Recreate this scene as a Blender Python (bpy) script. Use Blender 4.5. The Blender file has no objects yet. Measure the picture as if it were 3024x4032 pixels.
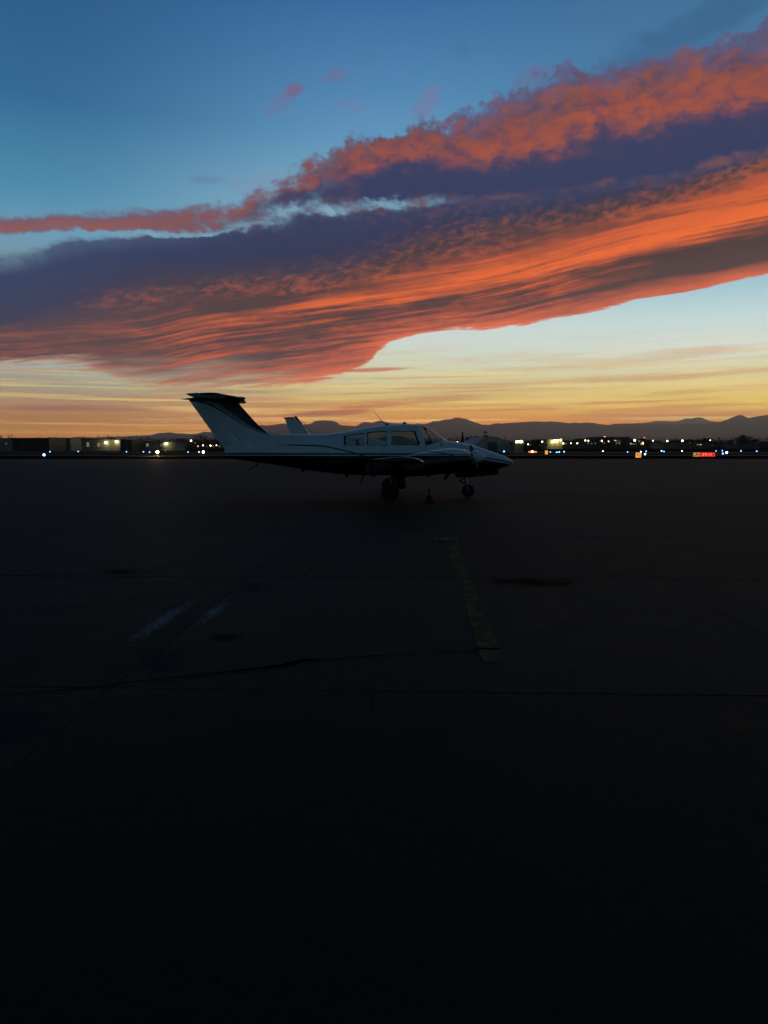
import bpy, bmesh, math, random
from mathutils import Vector, Matrix, noise as mnoise
random.seed(7)
SC = bpy.context.scene
COL = SC.collection
R = math.radians

# ------------------------------------------------------------------ camera
CAM_H, PITCH, F = 1.40, R(5.12), 2912.0
cam_data = bpy.data.cameras.new('camera')
cam = bpy.data.objects.new('camera', cam_data); COL.objects.link(cam)
cam.location = (0, 0, CAM_H); cam.rotation_euler = (R(90) - PITCH, 0, 0)
cam_data.sensor_fit = 'VERTICAL'; cam_data.sensor_height = 36.0; cam_data.lens = 26.0
cam_data.clip_start = 0.05; cam_data.clip_end = 90000
SC.camera = cam
SC.view_settings.view_transform = 'Standard'; SC.view_settings.look = 'None'
SC.view_settings.exposure = 0; SC.view_settings.gamma = 1
SC.render.resolution_x = 768; SC.render.resolution_y = 1024
SC.cycles.use_denoising = True
SC.cycles.volume_bounces = 0
SC.cycles.max_bounces = 6
SC.cycles.transparent_max_bounces = 16

def azel(px, py):
    """direction (azimuth, elevation in degrees) seen at a pixel of the 3024x4032 photograph"""
    a = (px - 1512) / F; b = (2016 - py) / F
    x = a; y = math.cos(PITCH) + b * math.sin(PITCH); z = -math.sin(PITCH) + b * math.cos(PITCH)
    return math.degrees(math.atan2(x, y)), math.degrees(math.atan2(z, math.hypot(x, y)))
def lin(c):
    return tuple(((v / 255) / 12.92 if v / 255 <= 0.04045 else ((v / 255 + 0.055) / 1.055) ** 2.4) for v in c) + (1.0,)

# ------------------------------------------------------------------ node helper
class NT:
    def __init__(s, tree): s.t = tree; s.n = tree.nodes; s.l = tree.links
    def put(s, sock, v):
        if isinstance(v, bpy.types.NodeSocket): s.l.new(v, sock)
        elif v is not None:
            try: sock.default_value = v
            except Exception:
                sock.default_value = tuple(v)[:3] if len(v) == 4 else tuple(v) + (1,)
    def m(s, op, a, b=None, c=None, clamp=False):
        n = s.n.new('ShaderNodeMath'); n.operation = op; n.use_clamp = clamp
        s.put(n.inputs[0], a)
        if b is not None: s.put(n.inputs[1], b)
        if c is not None: s.put(n.inputs[2], c)
        return n.outputs[0]
    def add(s, a, b): return s.m('ADD', a, b)
    def sub(s, a, b): return s.m('SUBTRACT', a, b)
    def mul(s, a, b): return s.m('MULTIPLY', a, b)
    def div(s, a, b): return s.m('DIVIDE', a, b)
    def sstep(s, x, a, b, o0=0.0, o1=1.0):
        n = s.n.new('ShaderNodeMapRange'); n.interpolation_type = 'SMOOTHSTEP'
        for i, v in enumerate((x, a, b, o0, o1)): s.put(n.inputs[i], v)
        return n.outputs[0]
    def lstep(s, x, a, b, o0=0.0, o1=1.0):
        n = s.n.new('ShaderNodeMapRange')
        for i, v in enumerate((x, a, b, o0, o1)): s.put(n.inputs[i], v)
        return n.outputs[0]
    def xyz(s, x, y, z):
        n = s.n.new('ShaderNodeCombineXYZ')
        for i, v in enumerate((x, y, z)): s.put(n.inputs[i], v)
        return n.outputs[0]
    def sep(s, v):
        n = s.n.new('ShaderNodeSeparateXYZ'); s.l.new(v, n.inputs[0]); return n.outputs
    def noise(s, vec, scale=1.0, detail=4, rough=0.5, dist=0.0, col=False, lac=2.0):
        n = s.n.new('ShaderNodeTexNoise'); s.put(n.inputs['Vector'], vec)
        s.put(n.inputs['Scale'], scale); s.put(n.inputs['Detail'], detail); s.put(n.inputs['Roughness'], rough)
        s.put(n.inputs['Distortion'], dist); s.put(n.inputs['Lacunarity'], lac)
        return n.outputs['Color' if col else 'Fac']
    def vor(s, vec, scale=1.0):
        n = s.n.new('ShaderNodeTexVoronoi'); s.put(n.inputs['Vector'], vec); s.put(n.inputs['Scale'], scale)
        return n.outputs['Distance']
    def mix(s, f, a, b):
        n = s.n.new('ShaderNodeMix'); n.data_type = 'RGBA'; n.clamp_factor = True
        s.put(n.inputs[0], f); s.put(n.inputs[6], a); s.put(n.inputs[7], b); return n.outputs[2]
    def mixf(s, f, a, b):
        n = s.n.new('ShaderNodeMix'); n.data_type = 'FLOAT'; n.clamp_factor = True
        s.put(n.inputs[0], f); s.put(n.inputs[2], a); s.put(n.inputs[3], b); return n.outputs[0]
    def ramp(s, f, stops, smooth=False):
        n = s.n.new('ShaderNodeValToRGB'); e = n.color_ramp.elements
        n.color_ramp.interpolation = 'EASE' if smooth else 'LINEAR'
        stops = sorted(stops, key=lambda q: q[0])
        while len(e) < len(stops): e.new(0.5)
        for el, (p, c) in zip(e, stops):
            el.position = min(1, max(0, p))
        for el, (p, c) in zip(e, stops):
            el.color = c if not isinstance(c, (int, float)) else (c, c, c, 1)
        s.put(n.inputs[0], f); return n.outputs[0]
    def curve(s, x, pts, x0, x1, y0, y1, vec=False):
        """piecewise curve through pts, y = f(x)"""
        t = s.m('MULTIPLY_ADD', x, 1 / (x1 - x0), -x0 / (x1 - x0), clamp=True)
        n = s.n.new('ShaderNodeFloatCurve'); c = n.mapping.curves[0]
        pts = sorted(pts)
        while len(c.points) < len(pts): c.points.new(0.5, 0.5)
        n.mapping.use_clip = True
        for p, (a, b) in zip(c.points, pts):
            p.location = ((a - x0) / (x1 - x0), (b - y0) / (y1 - y0)); p.handle_type = 'VECTOR' if vec else 'AUTO'
        n.mapping.update(); s.put(n.inputs[1], t)
        return s.m('MULTIPLY_ADD', n.outputs[0], (y1 - y0), y0)

# ------------------------------------------------------------------ the sky (world)
world = bpy.data.worlds.new('World'); SC.world = world; world.use_nodes = True
wt = world.node_tree
for n in list(wt.nodes): wt.nodes.remove(n)
W = NT(wt)
tc = wt.nodes.new('ShaderNodeTexCoord')
dx, dy, dz = W.sep(tc.outputs['Generated'])
U = W.mul(W.m('ARCTAN2', dx, dy), 57.29578)                 # azimuth, 0 = straight ahead (west)
V = W.mul(W.m('ARCSINE', dz), 57.29578)                     # elevation
SX = 3024 / 1659.0
XS = [0, 150, 300, 450, 600, 750, 900, 1050, 1200, 1350, 1500, 1659]
LV = {
 'T': [468, 462, 458, 450, 392, 315, 285, 215, 168, 143, 112, 68],
 'A': [508, 500, 500, 503, 430, 362, 338, 325, 292, 245, 227, 200],
 'B': [512, 505, 506, 508, 445, 425, 415, 415, 400, 375, 348, 305],
 'C': [562, 530, 518, 514, 488, 468, 448, 440, 425, 400, 375, 330],
 'D': [690, 650, 600, 595, 590, 575, 520, 485, 460, 425, 390, 345],
 'E': [720, 700, 680, 655, 640, 625, 590, 560, 520, 480, 440, 385],
 'F': [750, 742, 735, 705, 690, 672, 655, 635, 602, 567, 542, 515],
}
GP = [(0, 785), (100, 778), (190, 783), (250, 812), (330, 832), (500, 832), (650, 828), (720, 815), (790, 785), (825, 752), (880, 728),
      (950, 715), (1100, 704), (1200, 688), (1350, 655), (1500, 624), (1659, 590)]
def uv(p): return azel(p[0] * SX, p[1] * SX)
def lvl(pts):
    q = [uv(p) for p in pts]; q = sorted(q)
    sl = (q[-1][1] - q[-3][1]) / (q[-1][0] - q[-3][0])
    q.append((48, q[-1][1] + sl * (48 - q[-1][0]) * .8))
    q.insert(0, (-48, q[0][1] - .3 * (q[0][0] + 48) * .1))
    return q
# large warp: puffy on the upper side, nearly none at the smooth lower edge
wv = W.xyz(W.mul(U, 0.30), W.mul(V, 0.42), 3.1)
warpc = W.noise(wv, 1.0, 5, 0.58, col=True)
wr, wg, wb = W.sep(warpc)
base_levels = {}
def lev(pts, vec=False): return W.curve(U, lvl(pts), -50, 50, -2, 42, vec)
L = [lev(list(zip(XS, LV[k]))) for k in 'TABCDEF'] + [lev(GP)]
# amount of warp falls from top to bottom of the cloud
topness = W.sstep(V, L[4], L[0], 0.22, 2.6)
topness = W.mul(W.mul(topness, W.sstep(V, L[7], L[5], 0.5, 1.0)), W.sstep(U, -16, -4, .38, 1.0))
Vw = W.add(V, W.mul(W.sub(wg, 0.5), W.mul(topness, 1.7)))
fine = W.noise(W.xyz(W.mul(U, 1.3), W.mul(V, 1.7), 9.0), 1.0, 5, 0.6)
Vw = W.add(Vw, W.mul(W.sub(fine, 0.5), W.mul(topness, 0.85)))
tear = W.noise(W.xyz(W.mul(U, .20), W.add(W.mul(V, 2.0), W.mul(U, -.20)), 17.0), 1.0, 6, .66)
tearw = W.mul(W.sub(tear, .5), W.lstep(W.sub(L[5], V), 0.0, 1.5, 0.0, W.lstep(U, -8, 6, 2.8, 1.0)))
Vw = W.add(Vw, tearw)
S = None
for i in range(7):
    d = W.m('MAXIMUM', W.sub(L[i], L[i + 1]), 0.10)
    t = W.m('DIVIDE', W.sub(L[i], Vw), d, clamp=True)
    S = t if S is None else W.add(S, t)
# S 0..7 down the cloud; extend a little outside
above = W.sub(Vw, L[0]); below = W.sub(L[7], Vw)
S = W.sub(S, W.m('MAXIMUM', above, 0.0)); S = W.add(S, W.m('MAXIMUM', below, 0.0))
S01 = W.m('MULTIPLY_ADD', S, 1 / 9.0, 1 / 9.0, clamp=True)       # S=-1 -> 0, S=8 -> 1
def sp(s): return (s + 1) / 9.0
COLX = [0, 300, 600, 850, 1100, 1350, 1659]
CU = [uv((x, 520))[0] for x in COLX]
def grid(rows):
    """rows: per column a list of (s, value or colour); bilinear in azimuth and cloud coordinate"""
    out = None
    for i, r in enumerate(rows):
        v = W.ramp(S01, [(sp(a), b) for a, b in r])
        out = v if out is None else W.mix(W.lstep(U, CU[i - 1], CU[i]), out, v)
    return out
HS = [0, .5, 1, 1.5, 2, 2.5, 3, 3.5, 4, 4.5, 5, 5.5, 6, 6.5, 7]
MG = [
 [.45, .70, .50, .30, .30, .30, .10, .02, .05, .25, .30, .42, .36, .30, .70],
 [.45, .70, .50, .30, .30, .30, .10, .00, .18, .42, .28, .30, .24, .34, .52],
 [.35, .50, .30, .20, .30, .35, .20, .02, .18, .38, .30, .38, .30, .42, .60],
 [.25, .62, .50, .12, .10, .30, .20, .06, .20, .38, .54, .66, .36, .42, .76],
 [.22, .62, .68, .12, .08, .32, .20, .10, .30, .42, .66, .84, .38, .36, .86],
 [.20, .62, .74, .08, .04, .25, .24, .18, .30, .44, .68, .92, .26, .16, .82],
 [.15, .66, .74, .06, .04, .22, .38, .40, .50, .55, .70, .98, .04, .06, .85]]
AG = [
 [(-.5, 0), (-.1, .4), (.3, 1), (.75, 1), (1.1, 0), (2.3, 0), (2.9, .55), (3.3, .9), (3.7, 1), (6.6, 1), (7.0, .6), (7.5, 0)],
 [(-.5, 0), (-.1, .4), (.3, 1), (.8, .95), (1.1, .25), (2.2, .2), (2.9, .7), (3.1, 1), (6.0, 1), (6.5, .72), (7.0, .45), (7.5, 0)],
 [(-.6, 0), (0, .35), (.5, .62), (1, .75), (2, .7), (2.5, .5), (3.0, .8), (3.4, 1), (6.4, 1), (6.8, .75), (7.0, .5), (7.3, 0)],
 [(-.6, 0), (0, .45), (.4, .95), (1.9, 1), (2.3, .60), (2.7, .48), (3.1, .9), (3.5, 1), (6.93, 1), (7.1, 0)],
 [(-.6, 0), (0, .55), (.3, 1), (6.95, 1), (7.07, 0)],
 [(-.6, 0), (0, .6), (.3, 1), (6.95, 1), (7.07, 0)],
 [(-.6, 0), (0, .7), (.3, 1), (6.95, 1), (7.07, 0)]]
m0 = grid([list(zip(HS, r)) for r in MG])
alpha = grid(AG)
# textures: puffs high in the cloud, ripples in the middle, long wind-drawn streaks low
puffv = W.xyz(W.add(W.mul(U, .55), W.mul(wr, 1.6)), W.add(W.mul(V, .95), W.mul(wb, 1.4)), 1.0)
puff = W.noise(puffv, 1.0, 7, 0.64)
rip = W.noise(W.xyz(W.add(W.mul(U, 1.1), W.mul(wb, .9)), W.add(W.mul(W.add(V, W.mul(U, -.16)), 2.6), W.mul(wr, .9)), 5.0), 1.0, 7, 0.68, dist=.25)
Ss = W.add(W.mul(W.sub(L[6], V), .62), W.mul(U, .010))
stv = W.xyz(W.mul(U, .050), W.add(W.mul(Ss, 2.6), W.mul(wg, .30)), 2.0)
streak = W.noise(stv, 1.0, 7, 0.66, lac=2.2)
st2 = W.noise(W.xyz(W.mul(U, .13), W.add(W.mul(Ss, 7.5), W.mul(wr, .3)), 7.0), 1.0, 4, 0.6)
streak = W.add(W.add(W.mul(streak, .55), W.mul(st2, .33)), W.mul(rip, .12))
tx = W.mixf(W.sstep(S, 2.6, 3.4), puff, rip)
tx = W.mixf(W.sstep(W.add(S, W.mul(W.sub(wr, .5), 1.2)), 4.3, 5.2), tx, streak)
amp = W.ramp(S01, [(sp(-1), 1.2), (sp(1.0), 1.9), (sp(1.6), .7), (sp(2.4), 1.9), (sp(3.4), 1.1), (sp(4.2), 2.5), (sp(5), 2.9), (sp(5.5), 2.8), (sp(6.2), 4.0), (sp(6.7), 3.2), (sp(7.1), 1.4)])
amp = W.mul(amp, W.sub(1.0, W.mul(W.sstep(S, 5.6, 6.1), W.sstep(U, 9, 22, 0, .82))))
amp = W.mul(amp, W.mixf(W.mul(W.sstep(S, 4.6, 4.0), W.sstep(U, 2, -9)), 1.24, .55))
irr = W.noise(W.xyz(W.mul(U, .11), W.mul(V, .45), 23.0), 1.0, 4, .6)
amp = W.mul(amp, W.lstep(irr, .34, .66, .45, 1.35))
mm = W.add(W.add(m0, W.mul(W.sub(irr, .5), W.sstep(S, 3.6, 4.6, .35, 1.0))), W.mul(W.sub(tx, .5), amp))
fl = W.sstep(mm, W.sstep(S, 5.2, 3.6, .10, .06), W.sstep(S, 5.2, 3.6, .98, 1.0))
dark = W.ramp(S01, [(sp(-.3), lin((88, 96, 138))), (sp(.5), lin((76, 64, 86))), (sp(1.2), lin((48, 56, 92))), (sp(2), lin((38, 52, 90))), (sp(3), lin((40, 54, 90))),
                    (sp(3.6), lin((34, 46, 80))), (sp(4.3), lin((58, 48, 58))), (sp(5), lin((74, 51, 52))), (sp(6), lin((64, 48, 50))), (sp(6.6), lin((72, 54, 57))), (sp(7), lin((130, 74, 66)))])
lit = W.ramp(S01, [(sp(0), lin((128, 88, 104))), (sp(.5), lin((146, 78, 62))), (sp(1), lin((166, 80, 54))), (sp(2.5), lin((126, 84, 78))), (sp(3.6), lin((124, 78, 68))),
                   (sp(4.4), lin((146, 76, 56))), (sp(5), lin((196, 86, 46))), (sp(5.6), lin((238, 104, 40))), (sp(6.3), lin((212, 88, 48))), (sp(7), lin((224, 104, 70)))])
litL = W.ramp(S01, [(sp(0), lin((124, 86, 96))), (sp(.5), lin((148, 80, 66))), (sp(2.5), lin((118, 118, 134))), (sp(4), lin((122, 74, 66))),
                    (sp(5.3), lin((146, 76, 58))), (sp(6.5), lin((176, 84, 58))), (sp(7), lin((196, 98, 68)))])
lit = W.mix(W.sstep(U, -27, 2), litL, lit)
darkL = W.ramp(S01, [(sp(0), lin((90, 90, 116))), (sp(1), lin((100, 100, 122))), (sp(2.6), lin((84, 108, 134))), (sp(3.3), lin((40, 58, 94))), (sp(4), lin((46, 50, 78))), (sp(5), lin((74, 57, 64))), (sp(6.5), lin((84, 60, 60))), (sp(7), lin((140, 104, 92)))])
dark = W.mix(W.sstep(U, -24, -8), darkL, dark)
cloud = W.mix(fl, dark, lit)
# soft broken edges
an = W.add(alpha, W.mul(W.sub(W.mixf(W.sstep(S, 2.8, 4), puff, streak), .5), W.mul(W.mul(W.m('MULTIPLY', alpha, W.sub(1.0, alpha)), 4.0), 1.5)))
alpha = W.sstep(an, .12, .88)

# clear dusk sky
def vpos(py, x): return azel(x * SX, py * SX)[1]
def srow(x, rows, top=None):
    st = [((vpos(y, x) + 2) / 92.0, lin(c)) for y, c in rows]
    st.append(((46 + 2) / 92.0, lin((20, 48, 80)))); st.append(((66 + 2) / 92.0, lin((9, 23, 41)))); st.append((1.0, lin((9, 21, 38))))
    return st
V01 = W.m('MULTIPLY_ADD', V, 1 / 92.0, 2 / 92.0, clamp=True)
rowL = W.ramp(V01, srow(60, [(0, (40, 92, 138)), (200, (46, 104, 148)), (400, (74, 138, 172)), (500, (104, 155, 182)), (560, (118, 150, 165)), (700, (125, 140, 148)), (790, (168, 180, 168)), (835, (164, 158, 130)), (870, (180, 138, 100)), (900, (198, 132, 68)), (930, (218, 146, 46)), (955, (214, 114, 36)), (975, (186, 96, 38))]))
rowM = W.ramp(V01, srow(850, [(0, (52, 106, 158)), (200, (78, 134, 178)), (300, (94, 150, 188)), (450, (136, 180, 202)), (600, (164, 198, 208)), (720, (206, 220, 216)), (760, (210, 220, 206)), (800, (212, 214, 178)), (850, (220, 200, 130)), (880, (230, 178, 84)), (910, (238, 148, 56)), (975, (230, 122, 42))]))
rowR = W.ramp(V01, srow(1600, [(0, (60, 112, 152)), (120, (64, 120, 160)), (500, (126, 168, 188)), (600, (154, 196, 210)), (680, (196, 220, 220)), (750, (218, 226, 210)), (800, (222, 214, 164)), (850, (236, 206, 112)), (872, (248, 212, 92)), (900, (240, 152, 58)), (975, (234, 126, 42))]))
ul, um, ur = uv((60, 500))[0], uv((850, 500))[0], uv((1600, 500))[0]
clear = W.mix(W.sstep(U, ul, um), rowL, rowM)
clear = W.mix(W.sstep(U, um, ur), clear, rowR)
# thin high haze streaks near the horizon, drawn out flat
hs = W.noise(W.xyz(W.mul(U, .07), W.add(W.mul(V, 1.9), W.mul(U, -.045)), 12.0), 1.0, 5, .58, dist=.4)
hb = W.mul(W.sstep(V, .2, 1.6), W.sstep(V, 9.0, 3.5))
hmix = W.mul(W.sstep(hs, .46, .66), hb)
clear = W.mix(W.mul(hmix, .62), clear, lin((192, 124, 84)))
hs2 = W.noise(W.xyz(W.mul(U, .05), W.mul(V, 2.8), 31.0), 1.0, 4, .6)
clear = W.mix(W.mul(W.mul(W.sstep(hs2, .50, .66), hb), .65), clear, lin((255, 220, 130)))
# smoky patch of thin dark cloud high on the right, faint mottling elsewhere
KN = {q_: W.noise(W.xyz(W.mul(U, q_ * f_), W.mul(V, q_ * g_), 4.0 + q_), 1.0, 5, .6) for q_, f_, g_ in ((.9, 1, 2.0), (.28, .8, 6.5), (.35, 1, 2.2))}
def blob(x, y, rx, ry, rot=0.0, nz=.9, seed=0.0, sc=.5):
    """soft cloudlet centred on a direction, radii in degrees"""
    u0, v0 = uv((x, y)); c, s_ = math.cos(R(rot)), math.sin(R(rot))
    a = W.sub(U, u0); b = W.sub(V, v0)
    p = W.div(W.add(W.mul(a, c), W.mul(b, s_)), rx); q = W.div(W.add(W.mul(a, -s_), W.mul(b, c)), ry)
    rr = W.add(W.mul(p, p), W.mul(q, q))
    k = KN[sc]
    return W.sstep(W.add(W.sub(1.0, rr), W.mul(W.sub(k, .5), nz * 3)), 0.0, 1.1)
clear = W.mix(W.mul(blob(1440, 95, 8, 1.6, 14, .8, 4.0, .35), .42), clear, lin((40, 80, 122)))
for (x, y, rx, ry, rot, sd, st, c) in [(635, 195, 1.0, .5, 18, 1., .8, (122, 92, 128)), (600, 225, 1.5, .75, 30, 2., .38, (116, 106, 150)), (725, 165, 1.3, .6, 10, 3., .42, (112, 100, 145)),
        (755, 228, 1.6, .45, -8, 4., .30, (125, 112, 150)), (1000, 108, .8, .7, 30, 5., .30, (70, 100, 145)), (785, 128, 1.2, .5, 10, 5.5, .18, (90, 105, 145)), (445, 388, 1.6, .38, 5, 6., .35, (100, 100, 128)),
        (560, 395, 3.2, .8, 12, 7., .28, (130, 128, 160)), (920, 225, 1.8, .9, 40, 8., .45, (128, 112, 152)), (1150, 165, 1.8, .8, 12, 9., .40, (110, 95, 130))]:
    clear = W.mix(W.mul(blob(x, y, rx, ry, rot, .7, sd, .9), st), clear, lin(c))
# cloud over clear sky, only in the western half; it thins out to both sides
side = W.sstep(W.m('ABSOLUTE', U), 78, 50)
full = W.mix(W.mul(alpha, side), clear, cloud)
# low lens clouds
lens = [(800, 799, 3.2, .20, 2, 1, (200, 92, 72), .85), (250, 802, 5.0, .22, 0, 2, (150, 120, 104), .5), (480, 845, 6.5, .22, 0, 3, (170, 120, 98), .55), (560, 862, 4.0, .20, 1, 4, (205, 130, 100), .5),
        (170, 882, 7.5, .30, 1, 5, (152, 98, 76), .7), (700, 893, 4.2, .30, 3, 6, (138, 98, 86), .85), (790, 878, 3.6, .20, 2, 7, (196, 100, 66), .85), (860, 873, 2.6, .12, -3, 8, (226, 112, 70), .85),
        (730, 888, 3.6, .13, 3, 9, (226, 92, 56), .8), (600, 899, 3.5, .15, 1, 10, (222, 100, 62), .75), (330, 912, 6, .22, 0, 11, (196, 120, 80), .5), (1490, 758, 6, .35, 2, 12, (206, 158, 116), .5),
        (1180, 884, 1.4, .14, 0, 13, (226, 128, 82), .7), (1450, 886, 7, .25, 0, 14, (216, 132, 86), .5), (1250, 780, 5, .3, 0, 15, (206, 190, 152), .45)]
for (x, y, rx, ry, rot, sd, c, st) in lens:
    full = W.mix(W.mul(blob(x, y, rx, ry, rot, .45, sd * 1.7, .28), st), full, lin(c))
# the eastern half of a dusk sky: deep slate blue, a little paler low down
east = W.ramp(V01, [(2 / 92., lin((50, 72, 80))), (18 / 92., lin((48, 74, 90))), (44 / 92., lin((25, 52, 72))), (66 / 92., lin((12, 29, 48))), (1.0, lin((9, 21, 38)))])
full = W.mix(W.sstep(W.m('ABSOLUTE', U), 36, 92), full, east)
full = W.mix(W.sstep(V, -.3, -2.0), full, lin((22, 20, 18)))
DENS, AIRTOP, AIRLEN = 6.0e-5, 1000.0, 25000.0
path = W.m('MINIMUM', W.div(AIRTOP, W.m('MAXIMUM', dz, .01)), AIRLEN)
gain = W.m('EXPONENT', W.mul(path, DENS * .68))
vs = wt.nodes.new('ShaderNodeVectorMath'); vs.operation = 'SCALE'; W.put(vs.inputs[0], full); W.put(vs.inputs['Scale'], gain); full = vs.outputs[0]
bg = wt.nodes.new('ShaderNodeBackground'); W.put(bg.inputs[0], full); bg.inputs[1].default_value = 1.0
wo = wt.nodes.new('ShaderNodeOutputWorld'); wt.links.new(bg.outputs[0], wo.inputs[0])
world.cycles.sampling_method = 'MANUAL'; world.cycles.sample_map_resolution = 1024

# ------------------------------------------------------------------ helpers
def link(o, parent=None):
    COL.objects.link(o)
    if parent: o.parent = parent
    return o
def tag(o, label=None, cat=None, group=None, kind=None):
    if label: o['label'] = label
    if cat: o['category'] = cat
    if group: o['group'] = group
    if kind: o['kind'] = kind
    return o
def empty(name, loc, rz=0.0, label=None, cat=None, group=None):
    o = bpy.data.objects.new(name, None); COL.objects.link(o); o.location = loc; o.rotation_euler = (0, 0, rz)
    o.empty_display_size = .3
    return tag(o, label, cat, group)
def ob(name, bm, mat, parent=None, smooth=False, loc=None):
    me = bpy.data.meshes.new(name); 
    bmesh.ops.recalc_face_normals(bm, faces=bm.faces)
    bm.to_mesh(me); bm.free()
    if mat: 
        for m_ in (mat if isinstance(mat, (list, tuple)) else [mat]): me.materials.append(m_)
    if smooth:
        for p in me.polygons: p.use_smooth = True
        try: me.set_sharp_from_angle(angle=R(smooth if smooth is not True else 40))
        except Exception: pass
    o = bpy.data.objects.new(name, me); link(o, parent)
    if loc: o.location = loc
    return o
def NB(): return bmesh.new()
def box(bm, c, s, rot=None, bev=0.0):
    r = bmesh.ops.create_cube(bm, size=1.0); vs = r['verts']
    M = Matrix.Translation(c) @ (rot.to_4x4() if rot else Matrix.Identity(4)) @ Matrix.Diagonal((s[0], s[1], s[2], 1))
    bmesh.ops.transform(bm, matrix=M, verts=vs)
    if bev > 0:
        es = set(e for v in vs for e in v.link_edges)
        bmesh.ops.bevel(bm, geom=list(es), offset=bev, segments=2, affect='EDGES', profile=.6)
def tube(bm, pts, rads, n=8, cap=True):
    rings = []
    for i, p in enumerate(pts):
        p = Vector(p)
        d = (Vector(pts[min(i + 1, len(pts) - 1)]) - Vector(pts[max(i - 1, 0)])).normalized()
        a = d.orthogonal().normalized() if i == 0 else (a - a.dot(d) * d).normalized()
        b = d.cross(a); r = rads[i] if isinstance(rads, (list, tuple)) else rads
        rings.append([bm.verts.new(p + (a * math.cos(2 * math.pi * k / n) + b * math.sin(2 * math.pi * k / n)) * r) for k in range(n)])
    for i in range(len(rings) - 1):
        for k in range(n): bm.faces.new((rings[i][k], rings[i][(k + 1) % n], rings[i + 1][(k + 1) % n], rings[i + 1][k]))
    if cap: bm.faces.new(rings[0][::-1]); bm.faces.new(rings[-1])
def loft(bm, rings, cap=True, closed=False):
    rs = [[bm.verts.new(p) for p in r] for r in rings]; n = len(rs[0])
    for i in range(len(rs) - 1):
        for k in range(n): bm.faces.new((rs[i][k], rs[i][(k + 1) % n], rs[i + 1][(k + 1) % n], rs[i + 1][k]))
    if cap: bm.faces.new(rs[0][::-1]); bm.faces.new(rs[-1])
def lathe_x(bm, prof, cx, cy, cz, n=24):
    """prof: (x, r) pairs about an axis along X"""
    loft(bm, [[(cx + x, cy + r * math.cos(2 * math.pi * k / n), cz + r * math.sin(2 * math.pi * k / n)) for k in range(n)] for x, r in prof])
def lathe_y(bm, prof, cx, cy, cz, n=24):
    loft(bm, [[(cx + r * math.cos(2 * math.pi * k / n), cy + y, cz + r * math.sin(2 * math.pi * k / n)) for k in range(n)] for y, r in prof])
def lathe_z(bm, prof, cx, cy, n=16):
    loft(bm, [[(cx + r * math.cos(2 * math.pi * k / n), cy + r * math.sin(2 * math.pi * k / n), z) for k in range(n)] for z, r in prof])
def prism(bm, poly, y0, y1):
    """polygon in (x, z) swept along y"""
    a = [bm.verts.new((x, y0, z)) for x, z in poly]; b = [bm.verts.new((x, y1, z)) for x, z in poly]
    n = len(poly); bm.faces.new(a[::-1]); bm.faces.new(b)
    for i in range(n): bm.faces.new((a[i], a[(i + 1) % n], b[(i + 1) % n], b[i]))
def rounded(poly, r, k=5):
    out = []; n = len(poly)
    for i in range(n):
        p0, p1, p2 = Vector(poly[i - 1]), Vector(poly[i]), Vector(poly[(i + 1) % n])
        a = (p0 - p1); b = (p2 - p1); ra = min(r, a.length * .45, b.length * .45)
        s, e = p1 + a.normalized() * ra, p1 + b.normalized() * ra
        for j in range(k + 1):
            t = j / k; q = s * (1 - t) ** 2 + p1 * 2 * t * (1 - t) + e * t * t; out.append((q.x, q.y))
    return out
def mat(name, base=(.5, .5, .5), rough=.5, metal=0.0, bump=None, spec=None, var=None, emit=None, es=0.0):
    m = bpy.data.materials.new(name); m.use_nodes = True; t = NT(m.node_tree); b = m.node_tree.nodes['Principled BSDF']
    c = tuple(base) + (1,)
    g = m.node_tree.nodes.new('ShaderNodeTexCoord').outputs['Object']
    v = var if var else (3.0, .15)
    nz = t.noise(g, v[0], 5, .6)
    lo = tuple(x * (1 - v[1]) for x in base) + (1,); hi = tuple(min(1, x * (1 + v[1])) for x in base) + (1,)
    t.put(b.inputs['Base Color'], t.mix(t.lstep(nz, .3, .7), lo, hi))
    t.put(b.inputs['Roughness'], t.lstep(t.noise(g, v[0] * 2.3, 4, .6), .3, .7, max(0.02, rough * .85), min(1, rough * 1.15)))
    b.inputs['Metallic'].default_value = metal
    if spec is not None: b.inputs['Specular IOR Level'].default_value = spec
    if emit: b.inputs['Emission Color'].default_value = tuple(emit) + (1,); b.inputs['Emission Strength'].default_value = es
    if bump:
        bn = m.node_tree.nodes.new('ShaderNodeBump'); bn.inputs['Strength'].default_value = bump[1]; bn.inputs['Distance'].default_value = bump[2]
        t.put(bn.inputs['Height'], t.noise(g, bump[0], 6, .65)); t.put(b.inputs['Normal'], bn.outputs[0])
    return m
def emis(name, c, s):
    m = bpy.data.materials.new(name); m.use_nodes = True; nt = m.node_tree
    for n in list(nt.nodes): nt.nodes.remove(n)
    e = nt.nodes.new('ShaderNodeEmission'); e.inputs[0].default_value = tuple(c) + (1,); e.inputs[1].default_value = s
    o = nt.nodes.new('ShaderNodeOutputMaterial'); nt.links.new(e.outputs[0], o.inputs[0]); return m
def gx(px, d): return (px - 1512) * d / F          # sideways position of a pixel column at depth d
def gz(py, d): return CAM_H + (1755 - py) * d / F  # height of a pixel row at depth d

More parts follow.
